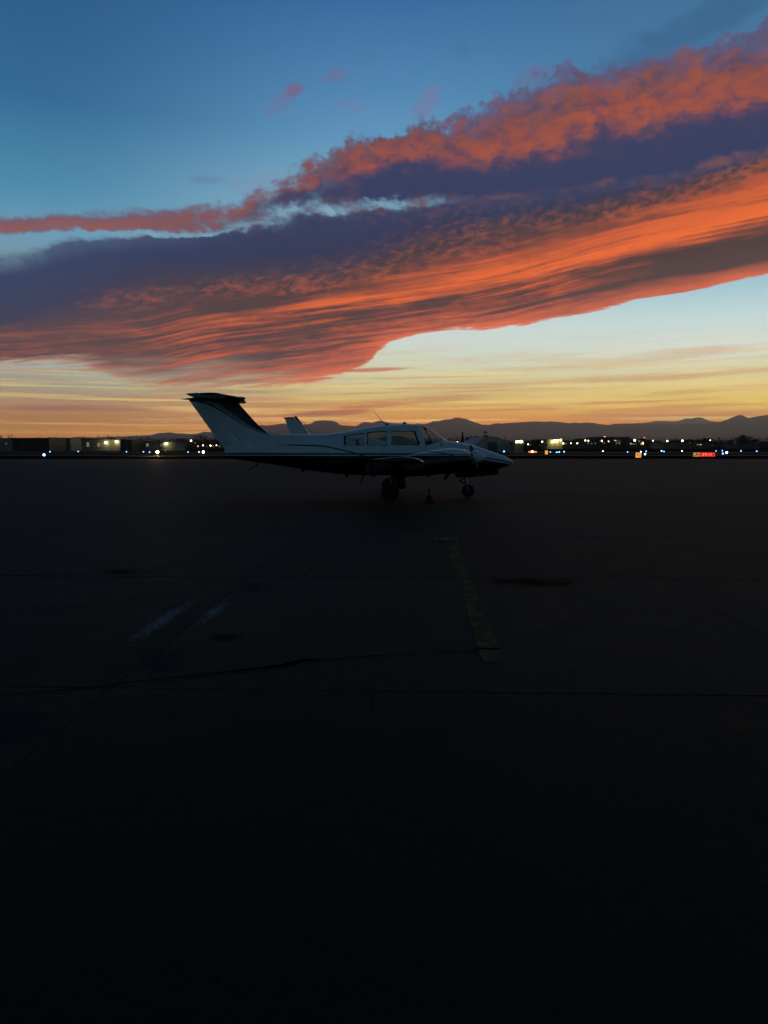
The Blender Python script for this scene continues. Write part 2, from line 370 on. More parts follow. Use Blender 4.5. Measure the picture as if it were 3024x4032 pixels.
# ------------------------------------------------------------------ ground
def ground_mat(name, base, var, rough, tint2, dirt=True, perobj=False, bump=.3, spec=.07):
    m = bpy.data.materials.new(name); m.use_nodes = True; nt = m.node_tree; t = NT(nt); b = nt.nodes['Principled BSDF']
    geo = nt.nodes.new('ShaderNodeNewGeometry').outputs['Position']
    big = t.noise(geo, .35, 4, .6); mid = t.noise(geo, 2.3, 5, .65); fin = t.noise(geo, 60, 3, .6)
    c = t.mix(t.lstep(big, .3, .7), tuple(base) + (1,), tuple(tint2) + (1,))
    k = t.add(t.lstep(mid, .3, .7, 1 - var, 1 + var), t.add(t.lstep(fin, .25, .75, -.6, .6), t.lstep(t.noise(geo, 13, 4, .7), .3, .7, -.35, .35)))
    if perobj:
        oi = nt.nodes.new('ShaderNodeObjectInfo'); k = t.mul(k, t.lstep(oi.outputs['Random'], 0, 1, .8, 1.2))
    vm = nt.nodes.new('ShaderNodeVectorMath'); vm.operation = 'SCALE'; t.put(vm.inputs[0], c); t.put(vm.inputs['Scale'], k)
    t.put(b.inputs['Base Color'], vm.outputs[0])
    t.put(b.inputs['Roughness'], t.lstep(mid, .3, .7, rough - .07, rough + .07))
    b.inputs['Specular IOR Level'].default_value = spec
    bn = nt.nodes.new('ShaderNodeBump'); bn.inputs['Strength'].default_value = bump; bn.inputs['Distance'].default_value = .01
    t.put(bn.inputs['Height'], t.add(t.noise(geo, 90, 4, .7), t.mul(mid, .7))); t.put(b.inputs['Normal'], bn.outputs[0])
    return m
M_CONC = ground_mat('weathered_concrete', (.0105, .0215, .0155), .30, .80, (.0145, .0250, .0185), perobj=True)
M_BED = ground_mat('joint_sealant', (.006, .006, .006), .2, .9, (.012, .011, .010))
M_GRASS = ground_mat('dry_grass', (.010, .011, .006), .4, .98, (.015, .014, .007), spec=0.0)
M_TAXI = ground_mat('taxiway_asphalt', (.02, .02, .02), .2, .8, (.026, .026, .024), spec=.12)

GY = R(-2.12)                                     # the slab grid is turned slightly to the right
GF = Vector((math.sin(-GY), math.cos(GY), 0)); GR = Vector((math.cos(GY), math.sin(GY), 0))
ORG = Vector((-1.447, 7.84, 0)); SW, SL = 4.32, 3.655
def gp(i, j): return ORG + GR * (i * SW) + GF * (j * SL)

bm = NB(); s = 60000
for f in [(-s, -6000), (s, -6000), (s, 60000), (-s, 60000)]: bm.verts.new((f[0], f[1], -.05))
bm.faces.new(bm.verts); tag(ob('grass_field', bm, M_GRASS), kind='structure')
bm = NB()
for f in [(-95, -25), (95, -25), (95, 80), (-95, 80)]: bm.verts.new((f[0], f[1], -.02))
bm.faces.new(bm.verts); apron = tag(ob('apron', bm, M_BED), kind='structure')
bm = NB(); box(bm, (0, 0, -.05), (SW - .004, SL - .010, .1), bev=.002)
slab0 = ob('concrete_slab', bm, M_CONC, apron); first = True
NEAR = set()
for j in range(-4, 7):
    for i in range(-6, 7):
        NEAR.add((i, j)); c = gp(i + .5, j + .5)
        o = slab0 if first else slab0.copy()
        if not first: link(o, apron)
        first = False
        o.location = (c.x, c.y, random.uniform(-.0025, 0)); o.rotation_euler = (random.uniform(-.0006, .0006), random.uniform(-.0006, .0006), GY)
bm = NB()
for j in range(-9, 21):
    for i in range(-24, 26):
        if (i, j) in NEAR: continue
        c = gp(i + .5, j + .5)
        if abs(c.x) > 92 or c.y < -23 or c.y > 79: continue
        g = .009; z = random.uniform(-.004, .0)
        q = [gp(i, j) + GR * g + GF * g, gp(i + 1, j) - GR * g + GF * g, gp(i + 1, j + 1) - GR * g - GF * g, gp(i, j + 1) + GR * g - GF * g]
        top = [bm.verts.new((p.x, p.y, z)) for p in q]; bot = [bm.verts.new((p.x, p.y, -.019)) for p in q]
        bm.faces.new(top)
        for k in range(4): bm.faces.new((top[k], bot[k], bot[(k + 1) % 4], top[(k + 1) % 4]))
tag(ob('outer_slabs', bm, M_CONC, apron), kind='stuff')
# grass verge standing up along the far edge of the apron
bm = NB()
for k in range(5200):
    x = random.uniform(-62, 62); y = 79.6 + random.random() ** 1.5 * 5; h = random.uniform(.06, .22); a = random.uniform(0, 6.28)
    w = random.uniform(.02, .06); dx_, dy_ = math.cos(a) * w, math.sin(a) * w
    v = [bm.verts.new((x - dx_, y - dy_, -.06)), bm.verts.new((x + dx_, y + dy_, -.06)), bm.verts.new((x + random.uniform(-.05, .05), y, h - .03))]
    bm.faces.new(v)
tag(ob('grass', bm, M_GRASS), 'short dark grass fringe along the far edge of the apron', 'grass', kind='stuff')
# taxiways beyond the grass
bm = NB()
for f in [(-300, 109), (300, 104), (300, 119), (-300, 124)]: bm.verts.new((f[0], f[1], -.02))
bm.faces.new(bm.verts); tag(ob('taxiway', bm, M_TAXI), kind='structure')
bm = NB()
for f in [(-500, 146), (500, 141), (500, 166), (-500, 171)]: bm.verts.new((f[0], f[1], -.02))
bm.faces.new(bm.verts); tag(ob('runway', bm, M_TAXI), kind='structure')

# marks on the apron (flat paint, stains, cracks: sheets a few mm above the slab)
def alpha_mat(name, col, rough, scale, lo, hi, stretch=(1, 1, 1), rot=GY, edge=None):
    m = bpy.data.materials.new(name); m.use_nodes = True; nt = m.node_tree; t = NT(nt); b = nt.nodes['Principled BSDF']
    geo = nt.nodes.new('ShaderNodeTexCoord'); uvn = geo.outputs['Object']
    mp = nt.nodes.new('ShaderNodeMapping'); mp.inputs['Scale'].default_value = stretch; nt.links.new(uvn, mp.inputs[0])
    a = t.noise(mp.outputs[0], scale, 7, .68)
    x, y, z = t.sep(uvn)
    b.inputs['Base Color'].default_value = tuple(col) + (1,); b.inputs['Roughness'].default_value = rough
    al = t.sstep(a, lo, hi)
    if edge:
        ex = t.m('ABSOLUTE', t.div(x, edge[0])); ey = t.m('ABSOLUTE', t.div(y, edge[1]))
        rr = t.m('POWER', t.add(t.mul(ex, ex), t.mul(ey, ey)), .5)
        al = t.sstep(t.add(t.mul(t.sub(a, .5), 2.2), t.sub(1.0, rr)), lo, hi)
    t.put(b.inputs['Alpha'], al); b.inputs['Specular IOR Level'].default_value = .02
    return m
def flat_quad(name, c, sx, sy, m, z, rz=GY, parent=apron):
    bm = NB()
    for a, b_ in ((-1, -1), (1, -1), (1, 1), (-1, 1)): bm.verts.new((a * sx / 2, b_ * sy / 2, 0))
    bm.faces.new(bm.verts); o = ob(name, bm, m, parent); o.location = (c[0], c[1], z); o.rotation_euler = (0, 0, rz); return o
def gpt(px, py):                                   # ground point under a pixel (placing things measured in the photograph)
    a = (px - 1512) / F; b = (2016 - py) / F
    y = math.cos(PITCH) + b * math.sin(PITCH); z = -math.sin(PITCH) + b * math.cos(PITCH); k = -CAM_H / z
    return Vector((a * k, y * k, 0))
M_YEL = alpha_mat('worn_yellow_paint', (.14, .125, .050), .85, 7.0, .30, .60, (1, .6, 1))
pa, pb = gpt(1948, 2611), gpt(1772, 2138)
d_ = (pb - pa); ln = d_.length; ang = math.atan2(d_.y, d_.x) - math.pi / 2
bm = NB(); n = 60; lft = []; rgt = []
for k in range(n + 1):
    y = -ln / 2 + ln * k / n
    lft.append(bm.verts.new((-.075 + random.uniform(-.006, .006), y, 0))); rgt.append(bm.verts.new((.075 + random.uniform(-.006, .006), y, 0)))
for k in range(n): bm.faces.new((lft[k], rgt[k], rgt[k + 1], lft[k + 1]))
o = ob('painted_line', bm, M_YEL, apron); o.location = ((pa.x + pb.x) / 2, (pa.y + pb.y) / 2, .004); o.rotation_euler = (0, 0, ang); o['label'] = 'worn yellow painted parking line'

M_WORN2 = alpha_mat('faint_pale_scuff', (.030, .040, .050), .8, 4.0, .30, 1.3, (1, .6, 1), edge=(.3, .6))
for (p, q, w) in [((390, 2610), (815, 2330), .25), ((735, 2500), (930, 2340), .21)]:
    A, B = gpt(*p), gpt(*q); v = B - A; mm_ = alpha_mat('scuffed_pale_paint', (.19, .22, .235), .8, 15.0, .15, 1.2, (1.5, .7, 1), edge=(w * .55, v.length * .56))
    o = flat_quad('paint_scuff', (A + B) / 2, w, v.length * 1.02, mm_, .004, math.atan2(v.y, v.x) - math.pi / 2)
for (px, py, sx, sy) in [(660, 2590, .9, .9), (80, 2860, .5, .4), (1000, 2310, 1.1, .8)]:
    flat_quad('paint_scuff', gpt(px, py), sx, sy, M_WORN2, .004)
M_OIL = alpha_mat('oil_stain', (.002, .002, .002), .95, 7.0, .1, 1.5, (.7, 1.2, 1), edge=(.45, .35))
M_OIL2 = alpha_mat('spalled_patch', (.002, .002, .002), .9, 11.0, .62, 1.0, (.35, 1.5, 1), edge=(1.3, .8))
o = flat_quad('oil_stain', gpt(485, 2251), 1.2, .9, M_OIL, .005)
flat_quad('oil_stain', gpt(890, 2512), .5, .35, M_OIL, .005).scale = (.5, .5, 1)
flat_quad('surface_damage', gpt(2080, 2292), 1.7, 1.9, M_OIL2, .0055)
# the crack filled with black tar
M_TAR = mat('crack_tar', (.002, .002, .002), .95, spec=0.0)
def strip(name, pts, ws, z=.008):
    bm = NB(); prev = None; P = []
    for i in range(len(pts) - 1):
        a, b_ = gpt(*pts[i]), gpt(*pts[i + 1]); k = 8
        for j in range(k): 
            t_ = j / k; w = ws[i] * (1 - t_) + ws[i + 1] * t_; P.append((a.lerp(b_, t_) + Vector((0, random.uniform(-.006, .006), 0)), w))
    P.append((gpt(*pts[-1]), ws[-1]))
    for i, (p, w) in enumerate(P):
        d = (P[min(i + 1, len(P) - 1)][0] - P[max(i - 1, 0)][0]).normalized(); nn = Vector((-d.y, d.x, 0)); w *= random.uniform(.8, 1.2)
        a, b_ = bm.verts.new((p + nn * w / 2)), bm.verts.new((p - nn * w / 2)); a.co.z = b_.co.z = z
        if prev: bm.faces.new((prev[0], prev[1], b_, a))
        prev = (a, b_)
    return ob(name, bm, M_TAR, apron)
strip('tar_crack', [(-150, 2760), (60, 2737), (240, 2722), (430, 2702), (500, 2692), (750, 2665), (1000, 2638), (1120, 2622), (1195, 2602), (1240, 2602), (1290, 2600), (1450, 2587), (1650, 2576), (1870, 2562), (1885, 2556), (1968, 2559)],
      [.006, .010, .018, .016, .02, .022, .03, .045, .05, .035, .018, .014, .010, .012, .028, .026])
strip('tar_crack', [(1040, 2222), (980, 2262), (900, 2330)], [.003, .005, .003])
strip('tar_crack', [(1455, 2735), (1468, 2790), (1476, 2830)], [.003, .004, .002])
strip('tar_crack', [(2700, 2340), (2790, 2385), (2900, 2450), (2990, 2492)], [.003, .005, .005, .003])
M_SEAL = alpha_mat('pale_joint_seal', (.07, .075, .075), .6, 3.0, .42, .6, (3, 1, 1))
A, B = gpt(900, 2266), gpt(1740, 2268); flat_quad('joint_seal', (A + B) / 2, (B - A).length, .05, M_SEAL, .004)

# ------------------------------------------------------------------ mountains
def mount_mat(name, base, snow):
    m = bpy.data.materials.new(name); m.use_nodes = True; nt = m.node_tree; t = NT(nt); b = nt.nodes['Principled BSDF']
    geo = nt.nodes.new('ShaderNodeNewGeometry').outputs['Position']; x, y, z = t.sep(geo)
    n = t.noise(geo, .0012, 7, .65); k = t.sstep(t.add(z, t.mul(t.sub(n, .5), 900)), snow, snow + 500)
    c = t.mix(t.lstep(t.noise(geo, .004, 5, .6), .3, .7), tuple(base) + (1,), tuple(q * 1.6 for q in base) + (1,))
    t.put(b.inputs['Base Color'], t.mix(k, c, (.34, .35, .38, 1))); b.inputs['Roughness'].default_value = .95; b.inputs['Specular IOR Level'].default_value = .1
    return m
def ridge(name, pts, r0, base, mt, seed, front=.55, rough=1.0):
    """pts are (column, row) readings of the skyline, turned into azimuth and height at distance r0"""
    q = []
    for px, py in pts:
        a, e = azel(px, py); q.append((a, r0 * math.tan(R(e)) + CAM_H))
    a0, a1 = q[0][0], q[-1][0]; NA, NR = 520, 15; bm = NB(); grid_ = []
    def H(a):
        for i in range(len(q) - 1):
            if q[i][0] <= a <= q[i + 1][0]:
                t_ = (a - q[i][0]) / (q[i + 1][0] - q[i][0]); t_ = t_ * .6 + .4 * t_ * t_ * (3 - 2 * t_)
                return q[i][1] * (1 - t_) + q[i + 1][1] * t_
        return q[-1][1]
    for i in range(NA + 1):
        a = a0 + (a1 - a0) * i / NA; row = []; h0 = H(a)
        for j in range(NR + 1):
            t_ = j / NR; r = r0 * (1 - front * (1 - t_ / .8)) if t_ < .8 else r0 * (1 + (t_ - .8) * 1.2)
            prof = (t_ / .8) ** 1.25 if t_ < .8 else 1 - ((t_ - .8) / .2) ** 1.3
            x, y = r * math.sin(R(a)), r * math.cos(R(a))
            nz = mnoise.fractal(Vector((x * .0006, y * .0006, seed)), 1.0, 2.1, 5)
            h = h0 * prof * (r / r0 if t_ < .8 else 1)
            h *= 1 + .45 * nz * (1 - abs(prof)) * rough
            if abs(t_ - .8) < 1e-6: h += mnoise.fractal(Vector((a * 2.6, seed, 0)), 1.0, 2, 5) * r0 * .0009
            row.append(bm.verts.new((x, y, max(-30, h - 8 * (1 - prof)))))
        grid_.append(row)
    for i in range(NA):
        for j in range(NR): bm.faces.new((grid_[i][j], grid_[i + 1][j], grid_[i + 1][j + 1], grid_[i][j + 1]))
    return tag(ob(name, bm, mt, smooth=60), kind='structure')
M_MTN = mount_mat('forested_foothill', (.035, .036, .032), 1500)
M_MTN2 = mount_mat('snowy_peak', (.06, .06, .062), 500)
RID = [(-900, 1700), (-400, 1718), (0, 1728), (150, 1727), (250, 1724), (316, 1721), (371, 1722), (464, 1719), (565, 1715), (590, 1713), (633, 1704), (675, 1703), (705, 1708), (769, 1708), (786, 1705), (828, 1699),
       (900, 1690), (980, 1680), (1034, 1673), (1068, 1676), (1110, 1668), (1160, 1671), (1224, 1669), (1241, 1658), (1292, 1654), (1313, 1658), (1342, 1673), (1402, 1679), (1418, 1668), (1429, 1662), (1465, 1664), (1504, 1656), (1528, 1663),
       (1580, 1668), (1643, 1669), (1672, 1670), (1710, 1658), (1775, 1651), (1797, 1644), (1832, 1648), (1873, 1663), (1895, 1671), (1924, 1672), (1941, 1667), (1977, 1667), (2030, 1664), (2112, 1659), (2184, 1659), (2247, 1665), (2323, 1663),
       (2391, 1673), (2433, 1668), (2532, 1667), (2588, 1668), (2660, 1671), (2760, 1668), (2810, 1664), (2855, 1656), (2915, 1632), (2949, 1645), (2964, 1644), (3024, 1634), (3200, 1640), (3500, 1628), (3900, 1660)]
ridge('foothills', RID, 17000, 0, M_MTN, 3.3)
RID2 = [(2300, 1700), (2480, 1680), (2540, 1664), (2588, 1657), (2659, 1660), (2701, 1648), (2725, 1647), (2750, 1642), (2795, 1657), (2825, 1662), (2880, 1680), (3000, 1700)]
ridge('snow_peaks', RID2, 23000, 0, M_MTN2, 8.1, front=.12)
ridge('low_hills', [(-900, 1738), (0, 1737), (300, 1733), (500, 1735), (700, 1728), (900, 1715), (1200, 1722), (1500, 1728), (1800, 1732), (2200, 1735), (2600, 1732), (3024, 1722), (3900, 1730)], 9000, 0, M_MTN, 5.7, rough=.6)

# ------------------------------------------------------------------ materials of things
M_BLACK = mat('black_rubber', (.012, .012, .012), .8)
M_DARKMETAL = mat('dark_painted_metal', (.03, .03, .032), .45, .3)
M_ALU = mat('polished_metal', (.55, .56, .58), .28, 1.0)
M_GREYM = mat('grey_metal', (.28, .29, .30), .45, .6)
M_MATTE = mat('matte_black_paint', (.006, .006, .007), .7, spec=.2)
M_INT = mat('dark_cabin_trim', (.02, .02, .022), .8)
M_SEAT = mat('grey_seat_leather', (.16, .15, .14), .55)
M_SEATE = mat('pale_seat_piping', (.55, .53, .50), .5)
M_BPAINT = mat('black_gloss_paint', (.004, .005, .010), .16, var=(2.0, .1))
M_WPAINT = mat('white_gloss_paint', (.74, .76, .78), .22, var=(1.2, .04))
def glass(name, tint, gl=.06):
    m = bpy.data.materials.new(name); m.use_nodes = True; nt = m.node_tree; t = NT(nt)
    for n in list(nt.nodes): nt.nodes.remove(n)
    tr = nt.nodes.new('ShaderNodeBsdfTransparent'); tr.inputs[0].default_value = tuple(tint) + (1,)
    g = nt.nodes.new('ShaderNodeBsdfGlossy'); g.inputs['Roughness'].default_value = .03
    lw = nt.nodes.new('ShaderNodeLayerWeight'); lw.inputs[0].default_value = .5
    mx = nt.nodes.new('ShaderNodeMixShader'); nt.links.new(t.m('ADD', t.mul(t.m('POWER', lw.outputs['Facing'], 5.0), .6), gl, clamp=True), mx.inputs[0])
    nt.links.new(tr.outputs[0], mx.inputs[1]); nt.links.new(g.outputs[0], mx.inputs[2])
    o = nt.nodes.new('ShaderNodeOutputMaterial'); nt.links.new(mx.outputs[0], o.inputs[0]); return m
M_GLASS = glass('tinted_acrylic', (.88, .93, .88), .035)
M_WIND = glass('windscreen_acrylic', (.95, .96, .94), .02)

def paint_mat(name, kind):
    """two-tone aircraft paint: white above, near-black below, thin cheat lines"""
    m = bpy.data.materials.new(name); m.use_nodes = True; nt = m.node_tree; t = NT(nt); b = nt.nodes['Principled BSDF']
    X, Y, Z = t.sep(nt.nodes.new('ShaderNodeTexCoord').outputs['Object'])
    white = (.74, .76, .78, 1); black = (.004, .005, .010, 1)
    def band(v, a, c, e=.003): return t.mul(t.sstep(v, a - e, a + e), t.sstep(v, c + e, c - e))
    if kind == 'body':
        drop = t.curve(X, [(1.6, 0), (2.2, .03), (2.7, .10), (3.2, .19), (3.5, .25)], 1.6, 3.6, 0, .4)
        zz = t.add(Z, drop)
        k = t.m('MAXIMUM', t.sstep(zz, 1.201, 1.207), band(zz, 1.133, 1.160))
        sw = t.curve(X, [(-2.9, 1.415), (-2.5, 1.417), (-2.17, 1.413), (-1.63, 1.387), (-1.23, 1.312), (-.82, 1.215), (-.5, 1.12)], -3, 0, .8, 1.6)
        wdt = t.lstep(X, -2.9, -2.3, .002, .016)
        s1 = t.mul(t.sstep(t.m('ABSOLUTE', t.sub(Z, sw)), t.add(wdt, .004), wdt), t.mul(t.sstep(X, -2.85, -2.8), t.sstep(X, -.5, -.55)))
        k = t.mul(k, t.sub(1.0, s1))
    elif kind == 'nacelle':
        k = t.m('MAXIMUM', t.sstep(Z, 1.196, 1.201), band(Z, 1.160, 1.178))
        sw = t.curve(X, [(.6, 1.24), (1.0, 1.262), (1.3, 1.235), (1.6, 1.18), (1.7, 1.14)], 0, 2.2, .8, 1.6)
        s1 = t.mul(t.sstep(t.m('ABSOLUTE', t.sub(Z, sw)), .014, .010), t.mul(t.sstep(X, .85, .9), t.sstep(X, 1.72, 1.65)))
        k = t.mul(k, t.sub(1.0, s1))
    else:
        cv = t.curve(X, [(-5.4, 2.60), (-5.07, 2.574), (-4.76, 2.504), (-4.53, 2.393), (-4.28, 2.247), (-4.05, 2.101), (-3.81, 1.955), (-3.57, 1.835), (-3.33, 1.745), (-3.1, 1.69), (-2.9, 1.67)], -5.5, -2.8, 1.4, 2.8)
        sc = t.lstep(X, -5.0, -3.25, 1.0, .18); d = t.div(t.sub(Z, cv), sc)
        k = t.m('MAXIMUM', t.sstep(d, .006, -.006), t.m('MAXIMUM', t.mul(band(d, .070, .135), .85), t.mul(band(d, .185, .22), .75)))
    n = t.noise(nt.nodes.new('ShaderNodeNewGeometry').outputs['Position'], 2.0, 4, .6)
    c = t.mix(k, black, white)
    vm = nt.nodes.new('ShaderNodeVectorMath'); vm.operation = 'SCALE'; t.put(vm.inputs[0], c); t.put(vm.inputs['Scale'], t.lstep(n, .3, .7, .93, 1.05))
    t.put(b.inputs['Base Color'], vm.outputs[0]); t.put(b.inputs['Roughness'], t.lstep(n, .3, .7, .16, .30))
    bn = nt.nodes.new('ShaderNodeBump'); bn.inputs['Strength'].default_value = .12; bn.inputs['Distance'].default_value = .01
    t.put(bn.inputs['Height'], t.noise(nt.nodes.new('ShaderNodeTexCoord').outputs['Object'], 3.5, 2, .5)); t.put(b.inputs['Normal'], bn.outputs[0])
    return m
M_BODY = paint_mat('two_tone_fuselage_paint', 'body'); M_NAC = paint_mat('two_tone_cowl_paint', 'nacelle'); M_FIN = paint_mat('striped_fin_paint', 'fin')

# ------------------------------------------------------------------ the aeroplane in front
plane = empty('twin_propeller_airplane', (0, 20.2, 0), 0, 'white over black twin propeller airplane with T-tail standing on the apron', 'airplane')
def lerp_tab(tab, x):
    if x <= tab[0][0]: return tab[0][1]
    for i in range(len(tab) - 1):
        if x <= tab[i + 1][0]:
            x0, y0 = tab[i]; x1, y1 = tab[i + 1]
            m0 = (y1 - (tab[i - 1][1] if i else y0)) / (x1 - (tab[i - 1][0] if i else x0 - 1e-9)) if i else (y1 - y0) / (x1 - x0)
            m1 = ((tab[i + 2][1] if i + 2 < len(tab) else y1) - y0) / ((tab[i + 2][0] if i + 2 < len(tab) else x1) - x0)
            h = x1 - x0; t_ = (x - x0) / h; t2, t3 = t_ * t_, t_ ** 3
            return (2 * t3 - 3 * t2 + 1) * y0 + (t3 - 2 * t2 + t_) * h * m0 + (-2 * t3 + 3 * t2) * y1 + (t3 - t2) * h * m1
    return tab[-1][1]
TOP = [(-4.34, 1.30), (-4.1, 1.50), (-3.7, 1.64), (-3.1, 1.70), (-2.56, 1.705), (-2.15, 1.705), (-1.61, 1.72), (-1.26, 1.755), (-.92, 1.805), (-.6, 1.875), (-.25, 1.925), (.08, 1.955), (.54, 1.985), (.91, 1.972), (1.10, 1.94), (1.22, 1.885), (1.42, 1.757), (1.56, 1.645), (1.68, 1.556), (1.85, 1.525),
       (2.08, 1.487), (2.45, 1.405), (2.83, 1.278), (3.2, 1.145), (3.38, 1.07), (3.47, 1.015), (3.51, .965)]
BOT = [(-4.34, 1.06), (-3.9, 1.015), (-3.56, .965), (-3.2, .915), (-2.56, .82), (-2.15, .745), (-1.61, .675), (-.92, .612), (-.3, .60), (.5, .60), (1.2, .61), (1.96, .645), (2.5, .69), (3.11, .775), (3.3, .825), (3.42, .87), (3.48, .91), (3.51, .945)]
HW = [(-4.34, .035), (-3.9, .10), (-3.2, .21), (-2.56, .31), (-2.15, .38), (-1.61, .47), (-.92, .555), (-.3, .59), (.5, .60), (1.2, .585), (1.68, .55), (2.08, .50), (2.45, .43), (2.83, .335), (3.2, .215), (3.38, .14), (3.47, .08), (3.51, .012)]
def hull(bm, xs, inset=0.0, nk=56):
    rings = []
    for x in xs:
        zt, zb, hw = lerp_tab(TOP, x) - inset, lerp_tab(BOT, x) + inset, max(.006, lerp_tab(HW, x) - inset)
        zc = zb + (zt - zb) * .42; ring = []
        cab = max(0, min(1, (x + 2.5) / 1.2)) * max(0, min(1, (2.0 - x) / .9))
        nt_, nb_ = 2.1 + .7 * cab, 2.3
        for k in range(nk):
            a = 2 * math.pi * k / nk; c, s_ = math.cos(a), math.sin(a); e = 2 / (nt_ if s_ > 0 else nb_)
            y = hw * math.copysign(abs(c) ** e, c); z = zc + (zt - zc if s_ > 0 else zc - zb) * math.copysign(abs(s_) ** e, s_)
            if s_ > 0: y *= 1 - .10 * cab * ((z - zc) / (zt - zc)) ** 1.5
            ring.append((x, y, z))
        rings.append(ring)
    loft(bm, rings)
def xs_range(a, b, n): return [a + (b - a) * i / n for i in range(n + 1)]
def pz(px, py, d=19.65): return ((px - 1512) * d / F, CAM_H + (1755 - py) * d / F)
WIN = [[pz(1354, 1717), pz(1432, 1705), pz(1433, 1752.5), pz(1356, 1752.5)], [pz(1445, 1703), pz(1521, 1697), pz(1523, 1752.5), pz(1445, 1752.5)], [pz(1542, 1697), pz(1634, 1698), pz(1651, 1744), pz(1648, 1752.5), pz(1542, 1752.5)]]
def boolean(o, cutter, op):
    md = o.modifiers.new('b', 'BOOLEAN'); md.object = cutter; md.operation = op; md.solver = 'EXACT'
    dg = bpy.context.evaluated_depsgraph_get(); me = bpy.data.meshes.new_from_object(o.evaluated_get(dg)); o.modifiers.clear(); old = o.data; o.data = me
def tmp(bm):
    bmesh.ops.recalc_face_normals(bm, faces=bm.faces)
    me = bpy.data.meshes.new('tmp'); bm.to_mesh(me); bm.free(); o = bpy.data.objects.new('tmp', me); COL.objects.link(o); return o
bm = NB(); hull(bm, xs_range(-4.34, 3.2, 96) + [3.28, 3.34, 3.39, 3.43, 3.46, 3.485, 3.5, 3.508])
fus = ob('fuselage', bm, [M_BODY, M_INT], plane, smooth=35)
fus.parent = None
bm = NB(); hull(bm, xs_range(-1.75, 1.86, 44), .035, 48); inner = tmp(bm); inner.data.materials.append(M_INT)
bm = NB(); hull(bm, xs_range(-1.75, 1.86, 44), .012, 48); inner2 = tmp(bm)
# thin glazing shell = outer hull minus slightly smaller hull
gl = fus.copy(); gl.data = fus.data.copy(); COL.objects.link(gl); boolean(gl, inner2, 'DIFFERENCE')
boolean(fus, inner, 'DIFFERENCE')
panes = []
WSH = [(.86, 2.2), (.915, 1.95), (.985, 1.745), (1.06, 1.61), (1.10, 1.43), (1.145, 1.415), (1.36, 1.475), (1.665, 1.548), (1.80, 1.56), (1.9, 2.2)]
for k, poly in enumerate(WIN + [WSH]):
    rp = rounded(poly, .055) if k < 3 else poly
    bm = NB(); prism(bm, rp, -1.2, 1.2); cut = tmp(bm)
    g = gl.copy(); g.data = gl.data.copy(); COL.objects.link(g); boolean(g, cut, 'INTERSECT'); boolean(fus, cut, 'DIFFERENCE')
    bpy.data.objects.remove(cut); panes.append(g)
for q in (inner, inner2, gl): bpy.data.objects.remove(q)
fus.parent = plane
for p in fus.data.polygons: p.use_smooth = True
try: fus.data.set_sharp_from_angle(angle=R(32))
except Exception: pass
for k, g in enumerate(panes):
    g.data.materials.clear(); g.data.materials.append(M_WIND if k == 3 else M_GLASS)
    bm = bmesh.new(); bm.from_mesh(g.data)
    if k < 3:
        for side, sg in (('near', -1), ('far', 1)):
            b2 = bm.copy(); bmesh.ops.delete(b2, geom=[v for v in b2.verts if v.co.y * sg < 0], context='VERTS')
            for f in b2.faces: f.material_index = 0
            if len(b2.faces):
                w = ob('window_pane', b2, M_GLASS, plane)
    else:
        for f in bm.faces: f.material_index = 0
        ob('windshield', bm.copy(), M_WIND, plane)
    bm.free(); bpy.data.objects.remove(g)
# window frames: thin dark seals
for poly in WIN:
    for sg in (-1, 1):
        rp = rounded(poly, .055); ro = []; c = Vector((sum(p[0] for p in rp) / len(rp), sum(p[1] for p in rp) / len(rp)))
        bm = NB(); 
        for i, (x, z) in enumerate(rp):
            v = Vector((x, z)) - c; v = v * (1 + .014 / v.length) + c; ro.append((v.x, v.y))
        def hy(x, z):
            zt, zb, hw = lerp_tab(TOP, x), lerp_tab(BOT, x), lerp_tab(HW, x); zc = zb + (zt - zb) * .42
            cab = max(0, min(1, (x + 2.5) / 1.2)) * max(0, min(1, (2.0 - x) / .9)); nt_ = 2.1 + .7 * cab
            s_ = min(.999, max(0, (z - zc) / (zt - zc))); y = hw * (1 - s_ ** nt_) ** (1 / nt_); return y * (1 - .10 * cab * s_ ** 1.5)
        A_ = [bm.verts.new((x, sg * (hy(x, z) + .004), z)) for x, z in rp]; B_ = [bm.verts.new((x, sg * (hy(x, z) + .004), z)) for x, z in ro]
        C_ = [bm.verts.new((x, sg * (hy(x, z) - .03), z)) for x, z in rp]; n = len(rp)
        for i in range(n):
            bm.faces.new((A_[i], A_[(i + 1) % n], B_[(i + 1) % n], B_[i])); bm.faces.new((A_[i], C_[i], C_[(i + 1) % n], A_[(i + 1) % n]))
        ob('window_frame', bm, M_BLACK, plane)
